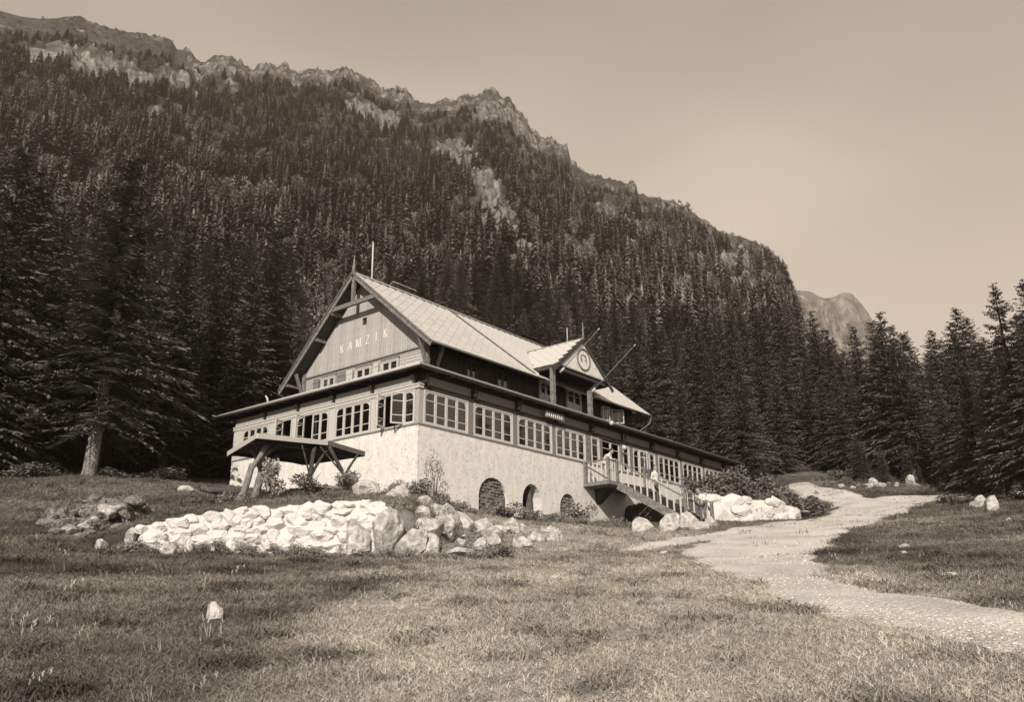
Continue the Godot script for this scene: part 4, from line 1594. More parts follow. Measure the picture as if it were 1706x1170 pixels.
func dormer(o: Node3D) -> void:
	var r := Node3D.new()
	r.name = "cross_gable"
	o.add_child(r, true)
	r.position = Vector3.ZERO
	var c := 11.9
	var hw := 2.4
	var py := 6.5
	var k := 0.815
	var st := S()
	var t := Vector3.DOWN * 0.09
	var vb := 4.2
	for sg in [-1.0, 1.0]:
		var a := [V(c, py, 0.2), V(c, py, vb), V(c + sg * hw, py - hw * k, vb), V(c + sg * hw, py - hw * k, 0.2)]
		hexa(st, [a[0] + t, a[1] + t, a[2] + t, a[3] + t, a[0], a[1], a[2], a[3]])
	obj("roof_deck", st, M.roof_underlay, r)
	for sg in [-1.0, 1.0]:
		var s := Vector3(-sg, k, 0).normalized()
		var org := V(c + sg * hw, py - hw * k, 0.2)
		diamond_tiles(r, org, Vector3(0, 0, -1), s, 3.8, Vector2(hw, hw * k).length(), 0, func(x, y):
			var yy: float = org.y + y * s.y
			return yy + 0.1 > roof_y(0.2 + x))
		st = S()
		bar(st, V(c, py - 0.06, 0.17), V(c + sg * (hw + 0.3), py - (hw + 0.3) * k - 0.06, 0.17), 0.05, 0.2)
		obj("barge_board", st, M.brown_wood, r)
	st = S(true)
	tube(st, [V(c, py + 0.02, 0.15), V(c, py + 0.02, 3.9)], [0.06, 0.06], 8)
	obj("ridge_cap", st, M.roof_cap, r)
	# white boarded triangle with a notched lower edge
	var n := 28
	var base := 4.72
	for i in n:
		var a := c - 2.1 + i * 4.2 / n
		var b := a + 4.2 / n
		st = S()
		var ya := py - absf(a - c) * k - 0.1
		var yb := py - absf(b - c) * k - 0.1
		if maxf(ya, yb) > base + 0.02:
			ya = maxf(ya, base + 0.01)
			yb = maxf(yb, base + 0.01)
			hexa(st, [V(a + 0.004, base, 0.22), V(a + 0.004, base, 0.26), V(b - 0.004, base, 0.26), V(b - 0.004, base, 0.22), V(a + 0.004, ya, 0.22), V(a + 0.004, ya, 0.26), V(b - 0.004, yb, 0.26), V(b - 0.004, yb, 0.22)])
			tri(st, V(a + 0.004, base, 0.24), V(b - 0.004, base, 0.24), V((a + b) / 2, base - 0.07, 0.24))
			obj("gable_board", st, M.whitewash, r)
	# emblem: a ring with a curled figure inside
	st = S(true)
	var ring := []
	var rad := []
	for i in 33:
		var a := TAU * i / 32.0
		ring.append(V(c + 0.06 + cos(a) * 0.56, 5.42 + sin(a) * 0.56, 0.20))
		rad.append(0.045)
	tube(st, ring, rad, 6, false)
	obj("emblem_ring", st, M.emblem_paint, r)
	for q in [[-0.06, 5.47, 0.2, 0.35, 3.9], [0.12, 5.52, 0.13, -1.2, 2.0], [-0.13, 5.4, 0.08, 2.0, 5.0], [0.16, 5.3, 0.11, -0.4, 1.9]]:
		st = S(true)
		ring = []
		rad = []
		for i in 9:
			var a: float = lerpf(q[3], q[4], i / 8.0)
			ring.append(V(c + 0.06 + q[0] + cos(a) * q[2], q[1] + sin(a) * q[2], 0.205))
			rad.append(0.02)
		tube(st, ring, rad, 5)
		obj("emblem_figure", st, M.emblem_paint, r)
	for q in [[9.42, 2.55, 4.4], [12.62, 2.55, 3.9]]:
		st = S()
		B(st, q[0] - 0.1, q[0] + 0.1, q[1], q[2], 0.25, 0.45)
		obj("post", st, M.pale_wood, r)
	st = S()
	bar(st, V(9.5, 4.55, 0.4), V(14.3, 4.55, 0.4), 0.14, 0.16)
	bar(st, V(9.5, 4.5, 0.4), V(9.5, 4.5, 1.7), 0.14, 0.16)
	bar(st, V(14.2, 4.5, 0.4), V(14.2, 4.5, 1.7), 0.14, 0.16)
	bar(st, V(12.62, 3.9, 0.35), V(13.4, 4.5, 0.35), 0.1, 0.1)
	obj("beam", st, M.brown_wood, r)
	st = S()
	B(st, 9.5, 14.3, 4.62, 4.66, 0.5, 1.7)
	obj("soffit", st, M.dark_wood, r)
	st = S(true)
	tube(st, [V(c, py - 0.05, 0.15), V(c, py + 0.3, 0.15), V(c, py + 0.95, 0.15)], [0.09, 0.05, 0.01], 7)
	obj("finial", st, M.pale_wood, r)
	st = S(true)
	tube(st, [V(c, py, 1.15), V(c, py + 0.85, 1.15)], [0.03, 0.025], 6)
	obj("rod", st, M.gutter_zinc, r)


func build_poles() -> void:
	var st := S(true)
	var o := thing("flagpole", V(2.55, RIDGE_Y, RIDGE_V), "upright bare flagpole rising from the lodge ridge near the gable", "flagpole")
	tube(st, [V(2.55, RIDGE_Y - 0.3, RIDGE_V), V(2.52, 10.3, RIDGE_V)], [0.05, 0.035], 8)
	obj("pole", st, M.white_paint, o)
	st = S(true)
	tube(st, [V(2.52, 10.3, RIDGE_V), V(2.52, 10.42, RIDGE_V)], [0.05, 0.015], 8)
	obj("tip", st, M.white_paint, o)
	for q in [[V(9.95, 4.42, 0.12), V(10.77, 6.33, -1.5), "slanting bare flagpole crossing the white cross gable"], [V(12.78, 3.98, 0.2), V(14.18, 6.34, -1.5), "slanting bare flagpole right of the white cross gable"]]:
		o = thing("flagpole", q[0], q[2], "flagpole", "slanting flagpoles of the cross gable")
		st = S(true)
		var d: Vector3 = (q[1] - q[0]).normalized()
		tube(st, [q[0] - d * 0.15, q[1]], [0.024, 0.016], 8)
		obj("pole", st, M.pale_wood, o)
		st = S(true)
		tube(st, [q[1], q[1] + d * 0.05, q[1] + d * 0.12], [0.02, 0.042, 0.015], 8)
		obj("knob", st, M.white_paint, o)
		st = S(true)
		tube(st, [q[0] - d * 0.2, q[0] + d * 0.12], [0.055, 0.055], 8)
		obj("socket", st, M.white_paint, o)


# ---------------------------------------------------------------- stairs, shelter, walls

func build_stairs() -> void:
	var o := thing("wooden_staircase", V(12, -3.1, -4.9), "wooden outside staircase with landing and railing up to the veranda door", "staircase")
	var st := S()
	B(st, 11.22, 15.1, -1.22, -1.05, -1.5, -0.03)
	obj("landing", st, M.pale_wood, o)
	st = S()
	hexa(st, [V(12.3, -1.95, 0.0), V(12.7, -1.95, 0.0), V(12.7, -1.9, -0.1), V(12.3, -1.9, -0.1), V(12.2, -1.23, 0.0), V(12.8, -1.23, 0.0), V(12.8, -1.23, -0.8), V(12.2, -1.23, -0.8)])
	obj("bracket", st, M.brown_wood, o)
	var top := Vector2(-1.5, -1.05)
	var foot := Vector2(-5.05, -3.15)
	for u in [12.0, 14.6]:
		st = S()
		bar(st, V(u, top.y - 0.16, top.x), V(u, foot.y - 0.12, foot.y * 0.0 + foot.x), 0.07, 0.38)
		obj("stringer", st, M.pale_wood, o)
	for i in 11:
		st = S()
		var f := (i + 0.6) / 12.0
		B(st, 12.03, 14.57, lerpf(top.y, foot.y, f) - 0.03, lerpf(top.y, foot.y, f) + 0.015, lerpf(top.x, foot.x, f) - 0.17, lerpf(top.x, foot.x, f) + 0.15)
		obj("tread", st, M.weathered_wood, o)
	# posts and rails; the post feet stand on stringer or landing
	var posts := [[11.27, -0.12, -1.05, 1.05], [11.27, -1.45, -1.05, 1.12], [12.0, -1.47, -1.05, 1.1], [12.0, -5.0, -3.2, 1.35], [14.6, -1.47, -1.05, 1.05], [14.6, -5.0, -3.2, 1.15]]
	for p in posts:
		st = S()
		B(st, p[0] - 0.06, p[0] + 0.06, p[2] - 0.05, p[2] + p[3], p[1] - 0.06, p[1] + 0.06)
		obj("post", st, M.pale_wood, o)
	for q in [[V(11.27, -0.07, -0.1), V(11.27, -0.04, -1.45)], [V(11.27, -0.04, -1.45), V(12.0, -0.04, -1.47)], [V(12.0, -0.06, -1.5), V(12.0, -2.12, -5.0)], [V(14.6, -0.06, -1.5), V(14.6, -2.12, -5.0)], [V(15.1, -0.06, -1.45), V(14.6, -0.06, -1.47)]]:
		st = S()
		bar(st, q[0], q[1], 0.09, 0.06)
		obj("handrail", st, M.pale_wood, o)
	st = S()
	bar(st, V(11.27, -0.2, -0.15), V(11.27, -0.95, -1.35), 0.05, 0.07)
	obj("diagonal_brace", st, M.weathered_wood, o)
	for i in 5:
		st = S()
		var v := -0.35 - i * 0.24
		B(st, 11.25, 11.29, -1.05, -0.07, v - 0.035, v + 0.035)
		obj("baluster", st, M.white_paint, o)
	for i in 3:
		st = S()
		B(st, 11.42 + i * 0.19, 11.48 + i * 0.19, -1.05, -0.06, -1.48, -1.44)
		obj("baluster", st, M.white_paint, o)
	for u in [12.0, 14.6]:
		for i in 10:
			st = S()
			var f := (i + 0.7) / 10.6
			var y := lerpf(top.y, foot.y, f)
			var v := lerpf(top.x, foot.x, f)
			B(st, u - 0.02, u + 0.02, y - 0.15, y + 0.97, v - 0.035, v + 0.035)
			obj("baluster", st, M.white_paint, o)


func log_tube(st: SurfaceTool, a: Vector3, b: Vector3, r0: float, r1: float) -> void:
	var pts := []
	var rad := []
	var side := (b - a).cross(Vector3(0.3, 1, 0.2)).normalized()
	for i in 6:
		var f := i / 5.0
		pts.append(a.lerp(b, f) + side * sin(f * 5.0 + a.x) * 0.02)
		rad.append(lerpf(r0, r1, f) * (1.0 + 0.08 * sin(f * 17.0 + a.z)))
	tube(st, pts, rad, 9)


func build_shelter() -> void:
	var o := thing("garden_shelter", on(-4.55, 1.77), "open rustic shelter with low pitched roof on forked log posts beside the lodge", "shelter")
	var a := V(-5.58, -1.53, 4.10)
	var b := V(-6.74, -1.53, 0.67)
	var e := V(-2.34, -1.53, 0.41)
	var f := V(-2.62, -1.53, 3.53)
	var d := V(-3.96, -1.36, 0.52)
	var g := V(-4.27, -1.35, 3.90)
	var up := Vector3.UP * 0.05
	# roof boards of the two slopes
	for q in [[b, a, d, g], [d, g, e, f]]:
		for i in 9:
			var st := S()
			var f0 := i / 9.0 + 0.004
			var f1 := (i + 1) / 9.0 - 0.004
			var p: Array = [q[0].lerp(q[1], f0), q[0].lerp(q[1], f1), q[2].lerp(q[3], f1), q[2].lerp(q[3], f0)]
			var lift := Vector3.UP * (0.012 * (i % 2))
			hexa(st, [p[0] + lift, p[1] + lift, p[2] + lift, p[3] + lift, p[0] + up + lift, p[1] + up + lift, p[2] + up + lift, p[3] + up + lift])
			obj("roof_board", st, M.weathered_wood, o)
	for q in [[b, a, "white_paint"], [b, d, "white_paint"], [d, e, "weathered_wood"], [a, g, "weathered_wood"], [g, f, "weathered_wood"], [e, f, "weathered_wood"]]:  # lit left edges and shaded others put in as pale and dark boards
		var st := S()
		var out: Vector3 = ((q[0] + q[1]) * 0.5 - (a + b + e + f) * 0.25)
		out.y = 0
		out = out.normalized() * 0.03
		bar(st, q[0] + out + Vector3.UP * 0.01, q[1] + out + Vector3.UP * 0.01, 0.04, 0.17)
		obj("fascia", st, M[q[2]], o)
	var beams := [[b.lerp(a, 0.12), e.lerp(f, 0.12)], [b.lerp(a, 0.85), e.lerp(f, 0.85)], [d.lerp(g, 0.1), d.lerp(g, 0.9)]]
	for q in beams:
		var st := S(true)
		log_tube(st, q[0] + Vector3.DOWN * 0.07, q[1] + Vector3.DOWN * 0.07, 0.07, 0.06)
		obj("roof_beam", st, M.brown_wood, o)
	# forked posts: foot, fork point, tops
	var posts := [
		[-7.12, 0.91, V(-6.49, -2.39, 1.18), [V(-5.95, -1.57, 1.18), V(-5.41, -1.57, 1.54)], "pale_wood", 0.12],
		[-5.18, 2.86, V(-5.09, -2.12, 2.67), [V(-5.18, -1.57, 2.49), V(-5.86, -1.57, 2.31), V(-4.55, -1.57, 2.58)], "pale_wood", 0.15],
		[-4.77, 0.46, V(-4.64, -2.48, 0.50), [V(-4.41, -1.53, 0.64), V(-3.78, -1.48, 0.68), V(-5.00, -1.57, 0.59)], "brown_wood", 0.11],
		[-3.05, 0.14, V(-3.41, -2.39, 0.23), [V(-3.96, -1.48, 0.41), V(-2.69, -1.57, 0.37), V(-4.32, -1.53, 0.46)], "brown_wood", 0.10],
	]
	for q in posts:
		var st := S(true)
		var foot := on(q[0], q[1], -0.15)
		log_tube(st, foot, q[2], q[5], q[5] * 0.85)
		obj("post", st, M[q[4]], o)
		for k in q[3].size():
			st = S(true)
			var r: float = q[5] * (0.75 if k == 0 else (0.5 if k == 1 else 0.3))
			log_tube(st, q[2] + (foot - q[2]).normalized() * 0.12, q[3][k], r, r * 0.85)
			obj("brace", st, M[q[4]], o)


# stones set in a whitewashed wall that follows a line on the ground; top(i) gives the upper edge at each point
func stone_wall(called: String, label: String, pts: Array, tops: Array, m: Material, step: float) -> void:
	var o := thing(called, Vector3(pts[0].x, H(pts[0].x, -pts[0].z), pts[0].z), label, "wall")
	var st := S(true)
	var rows := []
	for i in pts.size() - 1:
		var n := maxi(4, int(pts[i].distance_to(pts[i + 1]) / 0.11))
		var out: Vector3 = (pts[i + 1] - pts[i]).cross(Vector3.UP).normalized()
		if out.dot(EYE - pts[i]) < 0.0:
			out = -out
		for k in n + (1 if i == pts.size() - 2 else 0):
			var p: Vector3 = pts[i].lerp(pts[i + 1], k / float(n))
			var top := lerpf(tops[i], tops[i + 1], k / float(n)) + noise_c.get_noise_2d(p.x * 9.0, p.z * 9.0) * 0.11
			var lo := minf(H(p.x + out.x * 0.6, -p.z - out.z * 0.6), top - 0.2) - 0.4
			var col := []
			for q in 14:
				var f := q / 11.0
				var r := Vector3(p.x, lerpf(lo, top, minf(f, 1.0)), p.z) + out * (0.22 * (1.0 - minf(f, 1.0)))
				if f > 1.0:
					r -= out * (0.25 * (q - 11))
					r.y -= 0.05 * (q - 11)
				r += out * (noise_c.get_noise_3d(r.x * 9.0, r.y * 12.0, r.z * 9.0) * 0.11 + noise_b.get_noise_3d(r.x * 40.0, r.y * 40.0, r.z * 40.0) * 0.05)
				col.append(r)
			rows.append(col)
	for i in rows.size() - 1:
		for q in 13:
			quad(st, rows[i][q], rows[i + 1][q], rows[i + 1][q + 1], rows[i][q + 1])
	for q in range(1, 13):
		tri(st, rows[0][0], rows[0][q], rows[0][q + 1])
		tri(st, rows[-1][0], rows[-1][q + 1], rows[-1][q])
	obj("wall_core", st, m, o)
	var total := 0
	for i in pts.size() - 1:
		var length: float = pts[i].distance_to(pts[i + 1])
		var out: Vector3 = (pts[i + 1] - pts[i]).cross(Vector3.UP).normalized()
		if out.dot(EYE - pts[i]) < 0.0:
			out = -out
		var along: Vector3 = (pts[i + 1] - pts[i]).normalized()
		var x := rng.randf_range(0.0, 0.2)
		while x < length:
			var e := x / length
			var p: Vector3 = pts[i].lerp(pts[i + 1], e)
			var top := lerpf(tops[i], tops[i + 1], e)
			var y := minf(H(p.x + out.x * 0.7, -p.z - out.z * 0.7), top - 0.3) - 0.05
			var lo := y
			while y < top - 0.05:
				var h := rng.randf_range(0.26, 0.46) * step
				var w := rng.randf_range(0.36, 0.7) * step
				if rng.randf() < (0.0 if step < 1.2 else 0.6):
					y += h * 0.86
					continue
				var c := put("stone", boulders[rng.randi() % 11], o, m)
				var f := (y - lo) / maxf(0.3, top - lo)
				c.position = Vector3(p.x, minf(y + h * 0.45, top - 0.08), p.z) + out * (rng.randf_range(-0.10, 0.0) + 0.2 * (1.0 - f)) + along * rng.randf_range(-0.2, 0.2) - o.position
				c.basis = Basis(along, Vector3.UP, along.cross(Vector3.UP)) * Basis.from_euler(Vector3(rng.randfn() * 0.2, rng.randfn() * 0.3, rng.randfn() * 0.35)).scaled(Vector3(w * 1.15, h * 1.1, 0.36))
				y += h * 0.86
				total += 1
			x += rng.randf_range(0.36, 0.56) * step
	print(called, " stones ", total)


func rock(called: String, u: float, v: float, size: Vector3, kind: int, m: Material, label: String, category: String, group := "", lean := Vector3.ZERO, sink := 0.3) -> Node3D:
	var o := MeshInstance3D.new()
	o.name = numbered(called)
	o.mesh = boulders[kind]
	o.material_override = m
	add_child(o)
	o.position = on(u, v, size.y * (0.5 - sink))
	o.basis = Basis.from_euler(Vector3(lean.x, rng.randf() * 6.0 if lean.y == 0.0 else lean.y, lean.z)).scaled_local(size)
	tag(o, label, category, group)
	return o


func ds(d: float, s: float, y: float) -> Vector3:
	var p := EYE + FWD * d + RGT * s
	p.y = y
	return p


func build_stonework() -> void:
	var pts := []
	for q in WALL_LINE:
		pts.append(ds(q[1], q[0], 0.0))
	stone_wall("terrace_wall", "low whitewashed stone retaining wall in front of the rustic shelter", pts.slice(0, 6), [-5.15, -4.93, -4.65, -4.53, -4.40, -4.55], M.whitewashed_stone, 0.72)
	pts = []
	for q in BANK_LINE.slice(0, 5):
		pts.append(V(q[0], 0, q[1]))
	stone_wall("bank_wall", "whitewashed stone bank below the shrubs right of the staircase", pts, [-1.75, -1.72, -1.75, -2.0, -2.2], M.whitewashed_stone, 1.3)
	var big := [
		[-8.15, -6.25, Vector3(0.88, 1.19, 0.72), "tall pale slab at the right end of the low terrace wall"],
		[-7.75, -6.75, Vector3(0.92, 1.29, 0.72), "largest pale slab leaning at the corner of the terrace wall"],
		[-7.5, -7.35, Vector3(0.84, 0.78, 0.68), "rounded pale boulder in front of the leaning slab"],
		[-7.0, -7.65, Vector3(0.53, 0.54, 0.54), "small upright pale boulder right of the rounded one"],
		[-6.3, -7.0, Vector3(0.79, 0.54, 0.63), "pale boulder half hidden behind the rounded one"],
		[-6.4, -7.9, Vector3(0.66, 0.41, 0.54), "squat grey boulder among the stones before the lodge corner"],
		[-6.6, -8.5, Vector3(1.01, 0.34, 0.72), "flat pale stone lowest in front of the boulders"],
		[-5.4, -6.6, Vector3(0.79, 0.75, 0.63), "upright pale boulder in the middle of the stones before the lodge"],
		[-4.2, -5.2, Vector3(0.88, 0.61, 0.72), "pale boulder below the tall slender bush"],
		[-3.0, -4.5, Vector3(0.97, 0.68, 0.63), "broad pale boulder right of the slender bush"],
		[-2.0, -4.3, Vector3(0.79, 0.75, 0.63), "upright pale boulder before the first cellar arch"],
		[-1.1, -4.4, Vector3(0.70, 0.61, 0.63), "pale boulder second from the right below the first arch"],
		[-0.3, -4.9, Vector3(0.75, 0.54, 0.54), "last pale boulder on the right below the first arch"],
		[-4.7, -6.9, Vector3(0.70, 0.48, 0.63), "grey boulder between the pale ones below the lodge corner"],
	]
	for i in big.size():
		var b: Array = big[i]
		rock("boulder", b[0], b[1], b[2], i % 6, M.grey_stone if b[3].begins_with("squat") or b[3].begins_with("grey") else M.limestone, b[3], "boulder", "boulders in front of the lodge", Vector3(rng.randfn() * 0.15, 0.6 + rng.randfn() * 0.5, rng.randfn() * 0.15), 0.28)
	for i in 20:
		rock("fieldstone", rng.randf_range(-6.6, 0.8), rng.randf_range(-7.6, -4.0), Vector3(0.6, 0.45, 0.5) * rng.randf_range(0.7, 1.3), i % 6, M.limestone, "small pale stone lying among the boulders before the lodge", "stone", "small stones among the boulders")
	var foot := [[7.6, -6.5, 1.0, "largest pale rock under the foot of the staircase"], [9.2, -6.6, 0.85, "pale rock right below the staircase newel post"], [6.3, -6.2, 0.8, "pale rock left end of the heap below the staircase"], [10.4, -7.0, 0.6, "small pale rock right of the staircase foot"], [8.3, -7.4, 0.6, "small pale rock lowest in the heap below the staircase"]]
	for i in foot.size():
		var b: Array = foot[i]
		rock("rock", b[0], b[1], Vector3(b[2], b[2] * 0.85, b[2] * 0.8), (i + 2) % 6, M.limestone, b[3], "rock", "rocks at the staircase foot")
	var loose := [[-17.13, -14.04, 0.22, 0.27, "pointed pale stone alone in the left foreground meadow"], [-12.2, -2.3, 0.36, 0.42, "white rounded stone left of the low terrace wall"], [-13.0, -2.6, 0.35, 0.3, "small white stone farthest left below the rubble"], [-11.9, -3.7, 0.4, 0.35, "white stone in the grass at the foot of the terrace wall"], [-5.3, 7.2, 0.5, 0.32, "pale stone on the grass left of the shelter"], [-13.9, 3.0, 0.4, 0.32, "grey stone low in the grass at the left edge"], [22.3, -14.9, 0.6, 0.6, "blurred pale rock near the right edge"], [20.0, -15.2, 0.6, 0.35, "flat pale rock in front of the right edge bank"], [17.5, -16.2, 0.6, 0.8, "tall rock at the very right edge of the meadow"], [35.2, -6.6, 0.7, 0.5, "white rock on the bank under the pale trunked spruce"], [36.0, -8.6, 0.5, 0.65, "pointed white rock at the right end of the bank"], [34.2, -4.9, 0.6, 0.35, "low white rock on the bank above the road fork"], [27.5, -13.1, 0.5, 0.4, "small white rock on the edge of the road bend"], [-6.5, -19.6, 0.28, 0.12, "small flat white stone in the right meadow"], [-9.0, -16.2, 0.2, 0.1, "tiny white stone beside the path on the left"]]
	for i in loose.size():
		var b: Array = loose[i]
		rock("fieldstone", b[0], b[1], Vector3(b[2], b[3], b[2] * 0.8), i % 6, M.limestone if i != 5 else M.grey_stone, b[4], "stone", "", Vector3.ZERO, 0.25)
	for i in 26:
		var f := rng.randf()
		rock("fieldstone", lerpf(31.5, 35.5, f) + rng.randfn() * 0.3, lerpf(-4.3, -9.3, f) + rng.randfn() * 0.5 + 0.8, Vector3(0.5, 0.32, 0.4) * rng.randf_range(0.5, 1.2), i % 6, M.limestone, "pale stone in the low rocky bank above the road fork", "stone", "stones in the bank above the road fork")
	for i in 16:
		rock("fieldstone", rng.randf_range(-13.5, 12.0), rng.randf_range(-19.0, -8.0), Vector3(0.2, 0.12, 0.16) * rng.randf_range(0.4, 1.1), i % 6, M.limestone, "small pale pebble lying in the meadow grass", "stone", "pebbles in the meadow")
	# heap of rubble at the left
	var o := thing("stone_pile", on(-10.6, 2.2), "heap of grey rubble stones left of the low terrace wall", "stone pile")
	for i in 150:
		var f := rng.randf()
		var u := lerpf(-9.1, -12.6, f) + rng.randfn() * 0.35
		var v := lerpf(4.0, 0.2, f) + rng.randfn() * 0.45
		var c := put("stone", boulders[i % 11], o, M.grey_stone if rng.randf() < 0.85 else M.limestone)
		var k := rng.randf_range(0.16, 0.42)
		c.position = on(u, v, rng.randf() * 0.62 * (1.0 - absf(f - 0.45) * 1.4)) - o.position
		c.basis = Basis.from_euler(Vector3(rng.randf() * 6, rng.randf() * 6, rng.randf() * 6)).scaled(Vector3(k * 1.3, k * 0.8, k))
	for q in [[V(-14.9, 0, -0.2), V(-12.3, 0, 0.3), "weathered beam lying nearest in the grass at the left edge"], [V(-14.6, 0, 1.2), V(-12.0, 0, 1.9), "weathered beam lying behind the other one at the left edge"], [V(-11.6, 0, 1.9), V(-10.2, 0, 3.4), "short pale plank leaning along the rubble heap"]]:
		var st := S()
		var a := on(q[0].x, -q[0].z, 0.12)
		var b := on(q[1].x, -q[1].z, 0.12)
		var w := thing("wooden_beam", a, q[2], "beam")
		bar(st, a, b, 0.16, 0.14)
		obj("timber", st, M.weathered_wood, w)
	o = thing("log_pile", on(-4.9, 5.9), "small pile of logs lying left of the shelter post", "log pile")
	for i in 7:
		var st := S(true)
		var v := 5.4 + (i % 4) * 0.2
		var p := on(-5.5, v, 0.12 + (i / 4) * 0.2)
		log_tube(st, p, p + Vector3(1.3 + rng.randf() * 0.3, rng.randf_range(0.0, 0.1), rng.randf_range(-0.1, 0.1)), 0.1, 0.08)
		obj("log", st, M.weathered_wood, o)
	# firewood in the arches
	for q in [[4.5, 0.85, -3.4, -1.75, 0.5, true, "firewood stacked inside the first cellar arch below the veranda"], [9.95, 0.6, -3.3, -1.95, 0.55, true, "firewood stacked inside the third cellar arch near the staircase"], [3.78, 0.46, -3.0, -1.65, 0.5, false, "firewood stacked inside the arch behind the shelter"]]:
		o = thing("firewood_stack", V(q[0], q[2], 0.3) if q[5] else V(0.3, q[2], q[0]), q[6], "firewood")
		var st := S()
		var y: float = q[2]
		while y < q[3]:
			var half: float = q[1] * (1.0 if y < -2.35 else sqrt(maxf(0.1, 1.0 - pow((y + 2.35) / 0.75, 2))))
			var x: float = -half
			while x < half:
				var r := rng.randf_range(0.05, 0.09)
				var dpt := rng.randf_range(0.04, 0.16)
				var p := V(q[0] + x + r, y + r, dpt) if q[5] else V(dpt, y + r, q[0] + x + r)
				var e := p + (Vector3(0, 0, -0.7) if q[5] else Vector3(0.7, 0, 0))
				tube(st, [p, e], [r * 0.95, r * 0.95], 6)
				x += r * 2.0
			y += 0.13
		obj("logs", st, M.cut_wood, o).set_meta("kind", "stuff")
	o = thing("leaning_plank", V(7.3, -3.3, 0.25), "pale upright plank leaning inside the dark second cellar arch", "plank")
	var st2 := S()
	bar(st2, V(7.2, -3.4, 0.15), V(7.3, -1.62, 0.35), 0.3, 0.06, Vector3.RIGHT)
	obj("board", st2, M.weathered_wood, o)
	# railing on the right terrace
	o = thing("terrace_railing", V(20.4, -1.8, -4.2), "short wooden railing above the shrubs right of the staircase", "railing")
	for i in 6:
		st2 = S()
		var u := 19.5 + i * 0.36
		B(st2, u - 0.03, u + 0.03, -1.85, -0.95, -4.35, -4.29)
		obj("baluster", st2, M.pale_wood, o)
	for y in [-0.98, -1.45]:
		st2 = S()
		B(st2, 19.3, 21.5, y, y + 0.07, -4.36, -4.28)
		obj("rail", st2, M.pale_wood, o)


